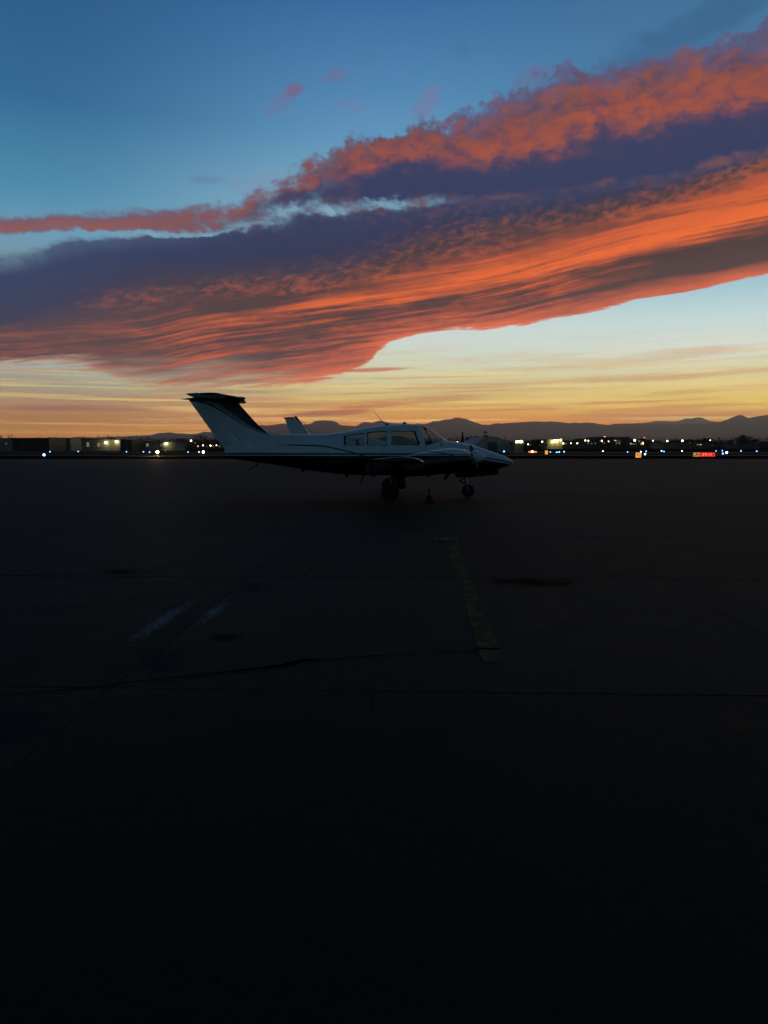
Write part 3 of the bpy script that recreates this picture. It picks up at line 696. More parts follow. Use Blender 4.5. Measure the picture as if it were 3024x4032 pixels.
# cabin
bm = NB(); box(bm, (1.30, 0, 1.36), (.50, 1.0, .20), bev=.05); box(bm, (1.15, 0, 1.44), (.30, .86, .20), bev=.06); ob('glareshield', bm, M_INT, plane, smooth=True)
for x, y in ((.45, -.28), (.45, .28), (-.45, -.28), (-.45, .28)):
    rt = Matrix.Rotation(R(-14), 3, 'Y')
    bm = NB(); box(bm, (x + .12, y, .98), (.48, .44, .14), bev=.04); box(bm, (x - .18, y, 1.20), (.12, .42, .56), rt, bev=.045); box(bm, (x - .26, y, 1.50), (.09, .26, .16), rt, bev=.035)
    st = ob('seat', bm, M_SEAT, plane, smooth=True)
    bm = NB(); tube(bm, [(x - .17, y - .21, 1.30), (x - .225, y - .2, 1.46), (x - .26, y - .16, 1.52)], .012, 6); ob('seat_piping', bm, M_SEATE, st)
for y in (-.28, .28):
    bm = NB(); r_ = .12; pts = [(.86 + .02 * math.cos(a), y + r_ * math.cos(a), 1.36 + r_ * math.sin(a)) for a in [math.pi * (k / 10.0) for k in range(-1, 12)]]
    tube(bm, pts, .012, 6); tube(bm, [(.86, y, 1.30), (1.05, y, 1.33)], .02, 6); ob('control_yoke', bm, M_SEATE, plane)
bm = NB(); tube(bm, [(1.30, 0, 1.50), (1.12, 0, 1.83), (1.02, 0, 1.95)], .012, 6); ob('windshield_post', bm, M_DARKMETAL, plane)
bm = NB(); box(bm, (1.12, 0, 1.86), (.06, .09, .07), bev=.015); ob('compass', bm, M_BLACK, plane)

AF = [(0, 0), (.0125, .30), (.05, .56), (.1, .74), (.2, .94), (.3, 1.0), (.45, .95), (.6, .78), (.75, .53), (.9, .22), (1, .02)]
def airfoil(bm, secs):
    """secs: (LE, TE, half thickness vector up, low factor)"""
    rings = []
    for le, te, nv, lowf in secs:
        le, te, nv = Vector(le), Vector(te), Vector(nv)
        up = [le + (te - le) * c + nv * h for c, h in AF]; lo = [le + (te - le) * c - nv * h * lowf for c, h in AF[1:-1]]
        rings.append([tuple(v) for v in up + lo[::-1]])
    loft(bm, rings)
def wing_z(y): return .70 + .076 * (abs(y) - .5)
for sg in (-1, 1):
    bm = NB(); secs = []
    for ay, le, te, th in [(.0, 1.42, -.46, .12), (.55, 1.30, -.46, .12), (.9, 1.06, -.44, .11), (2.4, .98, -.40, .10), (4.6, .86, -.33, .09), (5.35, .80, -.29, .085), (5.62, .76, -.27, .082), (5.74, .71, -.25, .074), (5.79, .66, -.22, .060), (5.80, .62, -.2, .048)]:
        z = wing_z(ay); secs.append(((le, sg * ay, z), (te, sg * ay, z + .03), (0, 0, th), .75))
    airfoil(bm, secs); wing = ob('wing', bm, M_BPAINT, plane, smooth=50)
    # flap and aileron: thin recessed edges
    for nm, y0, y1, x0, x1 in (('flap', .75, 2.9, -.18, -.44), ('aileron', 3.1, 5.2, -.12, -.36)):
        bm = NB(); 
        airfoil(bm, [((x0 - .0, sg * y0, wing_z(y0) - .01), (x1 - .06, sg * y0, wing_z(y0) - .02), (0, 0, .052), .9), ((x0 + .05, sg * y1, wing_z(y1) - .01), (x1 - .02, sg * y1, wing_z(y1) - .02), (0, 0, .046), .9)])
        ob(nm, bm, M_BPAINT, wing, smooth=50)
    bm = NB(); box(bm, (.775, sg * 5.45, wing_z(5.45) + .0), (.05, .07, .035), bev=.012); ob('navigation_light', bm, mat('clear_lens', (.6, .6, .6), .08), wing, smooth=True)
    for y_ in (1.2, 2.6, 4.2):
        bm = NB(); box(bm, (-.28, sg * y_, wing_z(y_) - .10), (.16, .025, .08), bev=.01); ob('hinge_bracket', bm, M_BPAINT, wing)
    # nacelle
    cy = sg * 1.75; rings = []
    for x, zt, zb, hw in [(-.50, .83, .80, .02), (-.25, .93, .74, .13), (.1, 1.03, .67, .24), (.45, 1.13, .63, .33), (.81, 1.22, .64, .39), (1.19, 1.287, .67, .43), (1.44, 1.325, .70, .44), (1.63, 1.337, .73, .44), (1.80, 1.332, .76, .43), (1.94, 1.315, .79, .40), (2.05, 1.288, .83, .36), (2.12, 1.26, .87, .31), (2.16, 1.225, .92, .25)]:
        zc = (zt + zb) / 2; ring = []
        for k in range(32):
            a = 2 * math.pi * k / 32; c, s_ = math.cos(a), math.sin(a)
            ring.append((x, cy + hw * math.copysign(abs(c) ** .8, c), zc + (zt - zb) / 2 * math.copysign(abs(s_) ** .8, s_)))
        rings.append(ring)
    bm = NB(); loft(bm, rings); nac = ob('engine_nacelle', bm, M_NAC, plane, smooth=45)
    for q in (-1, 1):
        bm = NB(); box(bm, (2.15, cy + q * .19, 1.13), (.05, .15, .13), bev=.03); ob('air_intake', bm, M_BLACK, nac, smooth=True)
    bm = NB(); tube(bm, [(1.66, cy, .80), (1.60, cy, .68), (1.50, cy, .57)], .045, 10); ob('exhaust_pipe', bm, M_DARKMETAL, nac, smooth=True)
    prop = None
    bm = NB(); lathe_x(bm, [(2.19, .155), (2.24, .162), (2.30, .155), (2.38, .125), (2.46, .08), (2.52, .035), (2.54, .004)], 0, cy, 1.125, 24)
    spn = ob('spinner', bm, M_WPAINT if sg < 0 else M_WPAINT, plane, smooth=50)
    bm = NB(); lathe_x(bm, [(2.13, .10), (2.192, .10)], 0, cy, 1.125, 16); ob('propeller_hub', bm, M_DARKMETAL, spn)
    for side in (0, 1):
        ang_ = R(17) + math.pi * side; bm = NB(); rings = []
        for r_, w, th, tw in [(.10, .05, .030, 60), (.20, .075, .024, 50), (.40, .125, .018, 36), (.62, .13, .013, 27), (.82, .11, .009, 21), (.92, .075, .006, 19), (.962, .03, .003, 18)]:
            ca, sa = math.cos(R(tw)), math.sin(R(tw)); ring = []
            for k in range(10):
                a = 2 * math.pi * k / 10; u_, v_ = w / 2 * math.cos(a), th / 2 * math.sin(a)
                ax, ay = u_ * sa + v_ * ca, u_ * ca - v_ * sa
                ring.append((2.24 + ax, cy + r_ * math.cos(ang_) - ay * math.sin(ang_), 1.125 + r_ * math.sin(ang_) + ay * math.cos(ang_)))
            rings.append(ring)
        loft(bm, rings); ob('propeller_blade', bm, M_BLACK, plane, smooth=50)
    # main gear
    gy = sg * 1.60
    bm = NB(); tube(bm, [(.30, gy + sg * .02, .78), (.20, gy, .45), (.16, gy - sg * .04, .22)], [.05, .042, .035], 10); tube(bm, [(.32, gy, .50), (.14, gy, .24)], .022, 8)
    leg = ob('main_gear_leg', bm, M_DARKMETAL, plane, smooth=True)
    bm = NB(); box(bm, (.42, gy - sg * .06, .52), (.22, .02, .42), Matrix.Rotation(R(-8), 3, 'Y'), bev=.008); ob('gear_door', bm, M_MATTE, plane)
    wy = gy + sg * .07; whl = None
    bm = NB(); lathe_y(bm, [(-.07, .11), (-.078, .15), (-.07, .195), (-.045, .218), (0, .224), (.045, .218), (.07, .195), (.078, .15), (.07, .11)], .15, wy, .224, 28)
    tyre = ob('main_wheel', bm, M_BLACK, plane, smooth=40)
    bm = NB(); lathe_y(bm, [(-.066, .02), (-.062, .06), (-.045, .075), (-.062, .108), (.062, .108), (.045, .075), (.062, .06), (.066, .02)], .15, wy, .224, 20); ob('rim', bm, M_GREYM, tyre, smooth=40)

# fin, rudder, tailplane
bm = NB()
def finle(z): return lerp_tab([(1.45, -2.75), (1.60, -2.92), (1.69, -3.10), (2.0, -3.45), (2.3, -3.72), (2.545, -3.93), (2.63, -3.95)], z)
def finhg(z): return -3.83 - (z - 1.25) * .60
def finte(z): return -4.27 - (z - 1.20) * .705
secs = []
for z in [1.28, 1.45, 1.60, 1.69, 1.85, 2.05, 2.3, 2.5, 2.62, 2.68]:
    le = finle(z) if z > 1.44 else -2.75; te = finhg(z); secs.append(((le, 0, z), (te - .14, 0, z), (0, .075 - .02 * (z - 1.3), 0), 1.0))
rings = []
for le, te, nv, _ in secs:
    le, te, nv = Vector(le), Vector(te), Vector(nv); L_ = [(0, 0), (.02, .35), (.07, .62), (.16, .86), (.3, 1), (.5, .98), (.7, .88), (.88, .74)]
    up = [le + (te - le) * c + nv * h for c, h in L_]; lo = [le + (te - le) * c - nv * h for c, h in L_[1:]]
    rings.append([tuple(v) for v in up + lo[::-1]])
loft(bm, rings); ob('tail_fin', bm, M_FIN, plane, smooth=50)
bm = NB(); rings = []
for z in [1.20, 1.30, 1.6, 2.0, 2.4, 2.655]:
    h = finhg(z); te = finte(z) - .0; ty = .056 - .015 * (z - 1.3); le = h - .008
    rings.append([(le, ty * .8, z), (le - .03, ty, z), (le - (le - te) * .5, ty * .55, z), (te, .004, z), (te, -.004, z), (le - (le - te) * .5, -ty * .55, z), (le - .03, -ty, z), (le, -ty * .8, z)])
loft(bm, rings); rud = ob('rudder', bm, M_FIN, plane, smooth=30)
bm = NB(); zt_ = 2.01; box(bm, (finte(zt_) + .09, 0, zt_), (.19, .03, .016)); ob('rudder_tab_edge', bm, M_SEATE, rud)
bm = NB(); box(bm, (-4.05, 0, 1.27), (.38, .075, .022), Matrix.Rotation(R(-8), 3, 'Y')); ob('rudder_gap_seal', bm, M_BLACK, plane)
bm = NB(); zs = 2.66
lathe = [(-5.52, .003, 2.655), (-5.3, .03, 2.66), (-5.05, .055, 2.66), (-4.6, .085, 2.655), (-4.2, .095, 2.65), (-3.98, .085, 2.655), (-3.84, .06, 2.67), (-3.76, .025, 2.68), (-3.74, .004, 2.68)]
loft(bm, [[(x, r_ * math.cos(2 * math.pi * k / 20), z + r_ * .85 * math.sin(2 * math.pi * k / 20)) for k in range(20)] for x, r_, z in lathe]); ob('tail_bullet_fairing', bm, M_BPAINT, plane, smooth=50)
for sg in (-1, 1):
    bm = NB(); secs = []
    for ay, le, te, th in [(.03, -3.79, -5.02, .060), (1.2, -3.98, -4.93, .045), (1.82, -4.06, -4.86, .036), (1.90, -4.16, -4.84, .02), (1.93, -4.3, -4.80, .005)]:
        secs.append(((le, sg * ay, zs + .012), (te + .32, sg * ay, zs + .012), (0, 0, th), 1.0))
    rings = []
    for le, te, nv, _ in secs:
        le, te, nv = Vector(le), Vector(te), Vector(nv); L_ = [(0, 0), (.03, .38), (.1, .68), (.25, .92), (.45, 1), (.7, .92), (1, .72)]
        rings.append([tuple(v) for v in [le + (te - le) * c + nv * h for c, h in L_] + [le + (te - le) * c - nv * h for c, h in L_[1:]][::-1]])
    loft(bm, rings); stb = ob('tailplane', bm, M_BPAINT, plane, smooth=50)
    bm = NB(); rings = []
    for ay, te, th in [(.06, -5.06, .040), (1.2, -4.96, .032), (1.88, -4.87, .024)]:
        le = te + .355
        if ay > 1.8: le = te + .33
        rings.append([(le, sg * ay, zs + .012 + th * .7), (le - .05, sg * ay, zs + .012 + th), (te, sg * ay, zs + .015), (te, sg * ay, zs + .008), (le - .05, sg * ay, zs + .012 - th), (le, sg * ay, zs + .012 - th * .7)])
    loft(bm, rings); el = ob('elevator', bm, M_BPAINT, plane, smooth=30)
    bm = NB(); box(bm, (-4.24, sg * 1.2, zs - .033), (.30, .25, .01)); ob('highlight_plate', bm, M_SEATE, stb)  # highlight painted on as a pale plate under the tailplane
    bm = NB(); box(bm, (-4.93, sg * .5, zs - .02), (.10, .10, .012)); ob('trim_tab', bm, M_SEATE, el)

# small fittings
bm = NB(); tube(bm, [(.08, 0, 1.95), (-.06, 0, 2.06), (-.30, 0, 2.37)], [.010, .008, .004], 5); box(bm, (.08, 0, 1.975), (.10, .03, .05), bev=.01); ob('whip_antenna', bm, M_DARKMETAL, plane)
bm = NB(); lathe_z(bm, [(1.965, .055), (2.0, .055), (2.03, .04), (2.045, .01)], .56, 0, 14); ob('roof_beacon', bm, mat('red_beacon_lens', (.25, .02, .01), .15), plane, smooth=True)
bm = NB(); tube(bm, [(-3.42, 0, .95), (-3.50, 0, .86), (-3.70, 0, .74)], [.04, .02, .010], 6); ob('tail_skid', bm, M_DARKMETAL, plane)
bm = NB(); tube(bm, [(-.52, -.42, .66), (-.58, -.46, .52), (-.66, -.50, .375)], [.028, .024, .024], 6); ob('entry_step', bm, M_DARKMETAL, plane)
for x in (1.22, -1.0, -2.2):
    bm = NB(); z = lerp_tab(BOT, x); loft(bm, [[(x - .07, -.006, z + .03), (x + .07, -.006, z + .03), (x + .07, .006, z + .03), (x - .07, .006, z + .03)], [(x - .05, -.004, z - .06), (x + .01, -.004, z - .06), (x + .01, .004, z - .06), (x - .05, .004, z - .06)]]); ob('blade_antenna', bm, M_BPAINT, plane)
# belly wind-fairing, cabin door outline, nose gear
for k in range(2):
    x = 1.09 - k * 1.08
    bm = NB(); tube(bm, [(x + .02, -.586, 1.43), (x - .02, -.598, 1.24), (x - .04, -.60, 1.0)], .004, 4); ob('cabin_door_seam', bm, M_BLACK, plane)
for sg in (-1, 1):
    bm = NB(); prism(bm, [(1.96, .70), (1.97, .545), (2.0, .535), (2.4, .555), (3.05, .625), (3.09, .63), (3.10, .80), (2.6, .73)], sg * .20 - .008, sg * .20 + .008); ob('nose_gear_door', bm, M_MATTE, plane)
bm = NB(); tube(bm, [(2.17, 0, .72), (2.22, 0, .50), (2.26, 0, .36)], [.04, .04, .032], 12); tube(bm, [(2.26, 0, .38), (2.27, .055, .33), (2.30, .06, .18)], .018, 8); tube(bm, [(2.26, 0, .38), (2.27, -.055, .33), (2.30, -.06, .18)], .018, 8)
nl = ob('nose_gear_strut', bm, M_GREYM, plane, smooth=True)
bm = NB(); tube(bm, [(2.20, 0, .52), (2.05, 0, .435)], .018, 6); tube(bm, [(2.05, 0, .435), (2.24, 0, .37)], .016, 6); tube(bm, [(2.15, 0, .55), (2.50, 0, .56)], .012, 6); ob('torque_link', bm, M_DARKMETAL, nl)
bm = NB(); lathe_y(bm, [(-.055, .085), (-.062, .12), (-.055, .155), (-.035, .172), (0, .178), (.035, .172), (.055, .155), (.062, .12), (.055, .085)], 2.30, 0, .178, 28); nw = ob('nose_wheel', bm, M_BLACK, plane, smooth=40)
bm = NB(); lathe_y(bm, [(-.052, .015), (-.05, .045), (-.036, .06), (-.05, .084), (.05, .084), (.036, .06), (.05, .045), (.052, .015)], 2.30, 0, .178, 20); ob('rim', bm, M_GREYM, nw, smooth=40)
bm = NB(); lathe_x(bm, [(-.02, .05), (.0, .055), (.02, .05)], 2.30, -.33, 1.19 - .02, 12); ob('landing_light', bm, mat('lamp_glass', (.7, .7, .65), .05), plane, smooth=True)
# registration on the rear side of the fuselage
M_REG = mat('registration_paint', (.035, .04, .045), .12)
def text_obj(name, txt, size, m, parent, loc, rot, ext=.002, sx=1.0):
    cu = bpy.data.curves.new(name, 'FONT'); cu.body = txt; cu.size = size; cu.extrude = ext; cu.align_x = 'CENTER'; cu.align_y = 'CENTER'
    o = bpy.data.objects.new('tmp', cu); COL.objects.link(o); dg = bpy.context.evaluated_depsgraph_get()
    me = bpy.data.meshes.new_from_object(o.evaluated_get(dg)); bpy.data.objects.remove(o)
    me.name = name; me.materials.clear(); me.materials.append(m); o = bpy.data.objects.new(name, me); link(o, parent); o.location = loc; o.rotation_euler = rot; o.scale = (sx, 1, 1); return o
for ch, px in (('N', 1269), ('1', 1297), ('8', 1325), ('U', 1365)):
    x = (px - 1512) / 147.0; z = CAM_H - (1819 - 1755) / 147.0
    yh = lerp_tab(HW, x) ; zt, zb = lerp_tab(TOP, x), lerp_tab(BOT, x); zc = zb + (zt - zb) * .42
    s_ = (zc - z) / (zc - zb); yy = yh * max(.05, 1 - max(0, s_) ** 2.3) ** (1 / 2.3)
    text_obj('registration_letter', ch, .42, M_REG, plane, (x, -yy - .030, z), (R(90 + 14), 0, R(-7)), .003)

# ------------------------------------------------------------------ second aircraft behind
p2 = empty('parked_airplane', (gx(1180, 66), 66, 0), 0, 'parked airplane hidden behind the front one, only its tail fin showing above the fuselage', 'airplane')
def P2(px, py): return ((px - 1180) * 66 / F, gz(py, 66))
bm = NB(); 
tr = [P2(1121, 1647), P2(1160, 1646), P2(1175, 1668), P2(1193, 1672), P2(1222, 1712), P2(1240, 1722), P2(1150, 1725)]
prism(bm, [P2(1124, 1648), P2(1160, 1646), P2(1192, 1670), P2(1222, 1712), P2(1245, 1730), P2(1156, 1735), P2(1147, 1711)], -.06, .06); ob('tail_fin', bm, M_WPAINT, p2)
bm = NB(); prism(bm, [P2(1119, 1649), P2(1122, 1645), P2(1162, 1643), P2(1162, 1647), P2(1126, 1650)], -.10, .10); ob('fin_cap', bm, M_BPAINT, p2)
bm = NB(); prism(bm, [P2(1163, 1646), P2(1163, 1640), P2(1167, 1638), P2(1194, 1669), P2(1190, 1672), P2(1176, 1666)], -.045, .045); ob('fin_leading_edge', bm, M_BPAINT, p2)
bm = NB(); tube(bm, [(P2(1192, 1658)[0], 0, P2(1192, 1658)[1]), (P2(1232, 1707)[0], 0, P2(1232, 1707)[1])], .02, 5); ob('antenna_wire', bm, M_DARKMETAL, p2)
bm = NB(); loft(bm, [[(x, hw * math.cos(2 * math.pi * k / 20), zc + hh * math.sin(2 * math.pi * k / 20)) for k in range(20)] for x, hw, hh, zc in
     [(-1.0, .10, .15, 1.75), (.5, .35, .40, 1.65), (2.0, .6, .60, 1.5), (4.0, .72, .75, 1.45), (6.0, .72, .78, 1.42), (7.4, .62, .55, 1.25), (8.6, .35, .35, 1.15), (9.1, .05, .05, 1.1)]]); ob('fuselage', bm, M_WPAINT, p2, smooth=50)
for sg in (-1, 1):
    bm = NB(); airfoil(bm, [((6.0, 0, .95), (4.2, 0, .98), (0, 0, .13), .7), ((5.5, sg * 5.6, 1.35), (4.5, sg * 5.6, 1.37), (0, 0, .06), .7)]); ob('wing', bm, M_WPAINT, p2, smooth=50)
    bm = NB(); airfoil(bm, [((.6, 0, 1.78), (-.5, 0, 1.78), (0, 0, .06), 1), ((.1, sg * 2.1, 1.85), (-.5, sg * 2.1, 1.85), (0, 0, .04), 1)]); ob('tailplane', bm, M_WPAINT, p2, smooth=50)
    bm = NB(); loft(bm, [[(x, sg * 1.9 + r_ * math.cos(2 * math.pi * k / 16), 1.2 + r_ * math.sin(2 * math.pi * k / 16)) for k in range(16)] for x, r_ in [(4.4, .05), (5.2, .3), (6.8, .36), (7.4, .2)]]); ob('engine_nacelle', bm, M_WPAINT, p2, smooth=50)
    bm = NB(); tube(bm, [(4.9, sg * 1.8, 1.0), (4.9, sg * 1.8, .25)], .05, 8); lathe_y(bm, [(-.08, .12), (-.08, .2), (0, .27), (.08, .2), (.08, .12)], 4.9, sg * 1.8, .27, 16); ob('main_wheel', bm, M_BLACK, p2)
bm = NB(); tube(bm, [(7.9, 0, .95), (7.9, 0, .25)], .04, 8); lathe_y(bm, [(-.06, .1), (-.06, .17), (0, .22), (.06, .17), (.06, .1)], 7.9, 0, .22, 16); ob('nose_wheel', bm, M_BLACK, p2)

# ------------------------------------------------------------------ things on the apron
M_ROPE = mat('pale_rope', (.22, .22, .21), .8, bump=(80, .6, .01))
c = gpt(1742, 2129); bm = NB(); pts = []
for k in range(90):
    t_ = k / 89.0; a = t_ * 6.28 * 2.6; rx = .10 + .05 * math.sin(a * .37 + 1); 
    if t_ < .45: pts.append((-.20 + t_ * .46 + .045 * math.sin(a * 1.0), .05 * math.cos(a * 1.0) + .02, .013 + .012 * (k % 30 > 15)))
    else: pts.append((.10 + .115 * math.cos(a * 1.25), .10 * math.sin(a * 1.25) + .01 * math.sin(a * 3), .015 + .02 * (t_ - .45) * 1.6))
tube(bm, pts, .011, 6); o = ob('tie_down_rope', bm, M_ROPE, smooth=True); o.location = c
tag(o, 'pale tie-down rope lying in loose loops at the far end of the yellow line', 'rope')
M_CONE = mat('orange_cone_plastic', (.05, .02, .012), .9, spec=.1); M_REFL = mat('reflective_collar', (.12, .12, .115), .8)
cb = gpt(1690, 1978); cone = empty('traffic_cone', (cb.x, cb.y, 0), 0, 'traffic cone standing on the ground below the front airplane, left of its nose wheel', 'cone')
bm = NB(); box(bm, (0, 0, .015), (.24, .24, .03), bev=.008); ob('base', bm, M_BLACK, cone)
bm = NB(); lathe_z(bm, [(.03, .085), (.28, .028), (.33, .02), (.335, .012)], 0, 0, 20); ob('cone_body', bm, M_CONE, cone, smooth=50)
bm = NB(); lathe_z(bm, [(.17, .057), (.25, .0385)], 0, 0, 20); ob('reflective_collar', bm, M_REFL, cone, smooth=50)

# ------------------------------------------------------------------ airfield lights
M_BLUE = emis('blue_lamp_glow', (.12, .34, 1.0), 8); M_BLUEW = emis('bright_blue_lamp_glow', (.26, .50, 1.0), 14); M_WARM = emis('warm_lamp_glow', (1.0, .72, .34), 22)
M_YG = emis('yellow_floodlight_glow', (1.0, .86, .34), 16); M_WH = emis('white_lamp_glow', (1.0, .88, .55), 7); M_RED = emis('red_beacon_glow', (1.0, .12, .06), 12); M_AMB = emis('amber_lamp_glow', (1.0, .55, .15), 12)
def marker(px, py, mt=M_BLUE, r=.09, h=.36, label='', group='blue taxiway lights'):
    d = F * (CAM_H - h) / (py - 1755)
    t_ = empty('taxiway_light', (gx(px, d), d, -.02), 0, label, 'light', group)
    bm = NB(); lathe_z(bm, [(0, .10), (.03, .10), (.05, .03), (h - r * .6, .025), (h - r * .55, r * .9)], 0, 0, 10); ob('stake', bm, M_DARKMETAL, t_)
    bm = NB(); bmesh.ops.create_icosphere(bm, subdivisions=2, radius=r, matrix=Matrix.Translation((0, 0, h))); ob('lens', bm, mt, t_)
    return t_
BL = [(177, 1790, M_BLUEW, .12, 'nearest blue taxiway light on the left, in front of the dark hangar'), (201, 1778, M_BLUE, .09, 'blue taxiway light at the left corner of the hangar with the bright floodlight'),
 (312, 1777, M_BLUE, .09, 'blue taxiway light in front of the middle of the long pale hangar'), (501, 1778, M_BLUE, .08, 'blue taxiway light before the dark end wall of the long hangar'),
 (568, 1778, M_BLUE, .09, 'left one of the two blue lights beside the lit patch of ground'), (592, 1780, M_BLUE, .08, 'right one of the two blue lights beside the lit patch of ground'),
 (743, 1779, M_BLUE, .08, 'blue taxiway light farthest left under the bare trees'), (786, 1779, M_BLUE, .10, 'blue taxiway light just left of the warm lamp under the bare trees'), (889, 1779, M_BLUE, .09, 'blue taxiway light right at the foot of the tail fin'),
 (1983, 1777, M_BLUE, .13, 'blue taxiway light in front of the arched hangar'), (2165, 1779, M_BLUE, .08, 'pale blue light just right of the small amber sign'), (2190, 1780, M_BLUE, .10, 'leftmost of three blue lights right of the amber sign'),
 (2200, 1779, M_BLUE, .10, 'middle of three blue lights right of the amber sign'), (2219, 1778, M_BLUE, .10, 'rightmost of three blue lights right of the amber sign'), (2371, 1776, M_BLUEW, .10, 'deep blue light alone below the building with the red beacon'),
 (2468, 1779, M_BLUE, .08, 'pale blue light left of the yellow arrow sign'), (2520, 1778, M_BLUEW, .10, 'blue light above the top right corner of the yellow arrow sign'), (2541, 1776, M_BLUE, .09, 'rear blue light to the right of the yellow arrow sign'),
 (2537, 1787, M_BLUEW, .10, 'lowest blue light beside the yellow arrow sign'), (2601, 1775, M_BLUEW, .10, 'left blue light of the close pair between the two signs'), (2611, 1777, M_BLUE, .09, 'right blue light of the close pair between the two signs'),
 (2682, 1775, M_BLUEW, .10, 'single blue light left of the red runway sign'), (2815, 1775, M_BLUE, .08, 'small blue light just off the right end of the red runway sign'), (2840, 1774, M_BLUE, .10, 'upper blue light of the cluster right of the red sign'),
 (2842, 1785, M_BLUE, .10, 'lower blue light of the cluster right of the red sign'), (2857, 1781, M_BLUEW, .16, 'brightest whitish blue light right of the red sign'), (2913, 1775, M_BLUE, .10, 'blue light second from the right edge'), (2975, 1776, M_BLUE, .10, 'blue light closest to the right edge')]
for px, py, m_, r_, lb in BL: marker(px, py, m_, r_, label=lb)
def pool_lamp(px, py, lb, e, r=.2):
    h = .55; d = F * (CAM_H - h) / (py - 1755)
    t_ = empty('ground_floodlight', (gx(px, d), d, -.02), 0, lb, 'light')
    bm = NB(); box(bm, (0, 0, .04), (.5, .5, .08), bev=.01); tube(bm, [(0, 0, .08), (0, 0, h - .15)], .04, 8); ob('post', bm, M_DARKMETAL, t_)
    bm = NB(); bmesh.ops.create_icosphere(bm, subdivisions=2, radius=r, matrix=Matrix.Translation((0, 0, h))); ob('lamp_head', bm, M_WARM, t_)
    ld = bpy.data.lights.new('lamp_light', 'POINT'); ld.energy = e; ld.color = (1.0, .68, .32); ld.shadow_soft_size = .2
    lo = bpy.data.objects.new('lamp_light', ld); link(lo, t_); lo.location = (0, -.35, h + .25)
pool_lamp(623, 1779, 'warm floodlight low on the ground with a pool of light around it', 2600)
pool_lamp(803, 1779, 'smaller warm floodlight under the bare trees close to the tail fin', 60, .15)

# signs
M_SY = mat('sign_yellow_panel', (.8, .45, .05), .5, emit=(1.0, .42, .08), es=.9); M_SR = mat('sign_red_panel', (.6, .03, .02), .5, emit=(1.0, .03, .015), es=.85)
M_SK = mat('sign_black_panel', (.02, .015, .01), .5, emit=(.9, .14, .03), es=.10); M_SW = mat('sign_white_legend', (.8, .8, .8), .5, emit=(1.0, .34, .20), es=1.0)
M_SYL = mat('sign_yellow_legend', (.8, .5, .05), .5, emit=(1.0, .55, .14), es=1.0); M_SKL = mat('sign_black_legend', (.015, .012, .01), .5, emit=(.5, .2, .05), es=.3)
def sign(name, px0, px1, py0, py1, d, lb, face):
    w = (px1 - px0) * d / F; z0, z1 = gz(py1, d), gz(py0, d); h = z1 - z0
    t_ = empty(name, (gx((px0 + px1) / 2, d), d, -.02), 0, lb, 'sign')
    bm = NB(); box(bm, (0, .10, z0 + h / 2), (w + .04, .20, h + .04), bev=.015); ob('housing', bm, M_DARKMETAL, t_)
    for sx in (-.38, .38):
        bm = NB(); box(bm, (sx * w, .10, z0 / 2), (.06, .06, max(.02, z0 + .02))); ob('leg', bm, M_DARKMETAL, t_)
    return t_, w, z0, h
D1 = 92.0
t_, w, z0, h = sign('runway_sign', 2726, 2812, 1781, 1796.5, D1, 'long red runway sign reading 29-11 with a yellow A2 panel at its left end', 0)
sx0 = -w / 2; wa = w * 25 / 86
bm = NB(); box(bm, (sx0 + wa / 2, -.003, z0 + h / 2), (wa - .01, .006, h)); ob('location_panel', bm, M_SK, t_)
bm = NB(); xa, xb = sx0 + .02, sx0 + wa - .02
for (cx_, cz_, ww, hh) in [((xa + xb) / 2, z0 + h - .03, xb - xa, .03), ((xa + xb) / 2, z0 + .03, xb - xa, .03), (xa + .015, z0 + h / 2, .03, h - .09), (xb - .015, z0 + h / 2, .03, h - .09)]: box(bm, (cx_, -.009, cz_), (ww, .006, hh))
ob('panel_border', bm, M_SYL, t_)
for ch, ox in (('A', -.16), ('2', .16)): text_obj('sign_character', ch, .46, M_SYL, t_, (sx0 + wa / 2 + ox, -.012, z0 + h / 2), (R(90), 0, 0), .003, 1.05)
bm = NB(); box(bm, (sx0 + wa + (w - wa) / 2, -.003, z0 + h / 2), (w - wa - .01, .006, h)); ob('runway_panel', bm, M_SR, t_)
for ch, ox in (('2', -.54), ('9', -.22), ('-', .06), ('1', .27), ('1', .48)): text_obj('sign_character', ch, .46, M_SW, t_, (sx0 + wa + (w - wa) / 2 + ox, -.012, z0 + h / 2), (R(90), 0, 0), .003, 1.15)
t_, w, z0, h = sign('taxiway_arrow_sign', 2500, 2522, 1781, 1800.5, 88.0, 'square yellow sign with a black diagonal arrow at the apron edge', 0)
bm = NB(); box(bm, (0, -.003, z0 + h / 2), (w, .006, h)); ob('yellow_panel', bm, M_SY, t_)
bm = NB(); rt = Matrix.Rotation(R(38), 3, 'Y'); box(bm, (0.03, -.009, z0 + h / 2 - .02), (.50, .006, .06), rt); box(bm, (-.16, -.0095, z0 + h / 2 + .04), (.06, .006, .20), Matrix.Rotation(R(0), 3, 'Y')); box(bm, (-.10, -.010, z0 + h / 2 + .14), (.18, .006, .055), None); ob('arrow', bm, M_SKL, t_)
t_, w, z0, h = sign('taxiway_panel_sign', 2144, 2155, 1773, 1788, 104.0, 'narrow upright amber sign beyond the airplane nose', 0)
bm = NB(); box(bm, (0, -.003, z0 + h / 2), (w, .006, h)); ob('yellow_panel', bm, M_SY, t_)
t_, w, z0, h = sign('low_panel_sign', 2079, 2112, 1775, 1782, 126.0, 'long low orange sign with a white lamp, left of the narrow amber sign', 0)
bm = NB(); box(bm, (0, -.003, z0 + h / 2), (w, .006, h)); ob('orange_panel', bm, mat('sign_orange_panel', (.7, .3, .1), .5, emit=(1.0, .22, .06), es=1.0), t_)
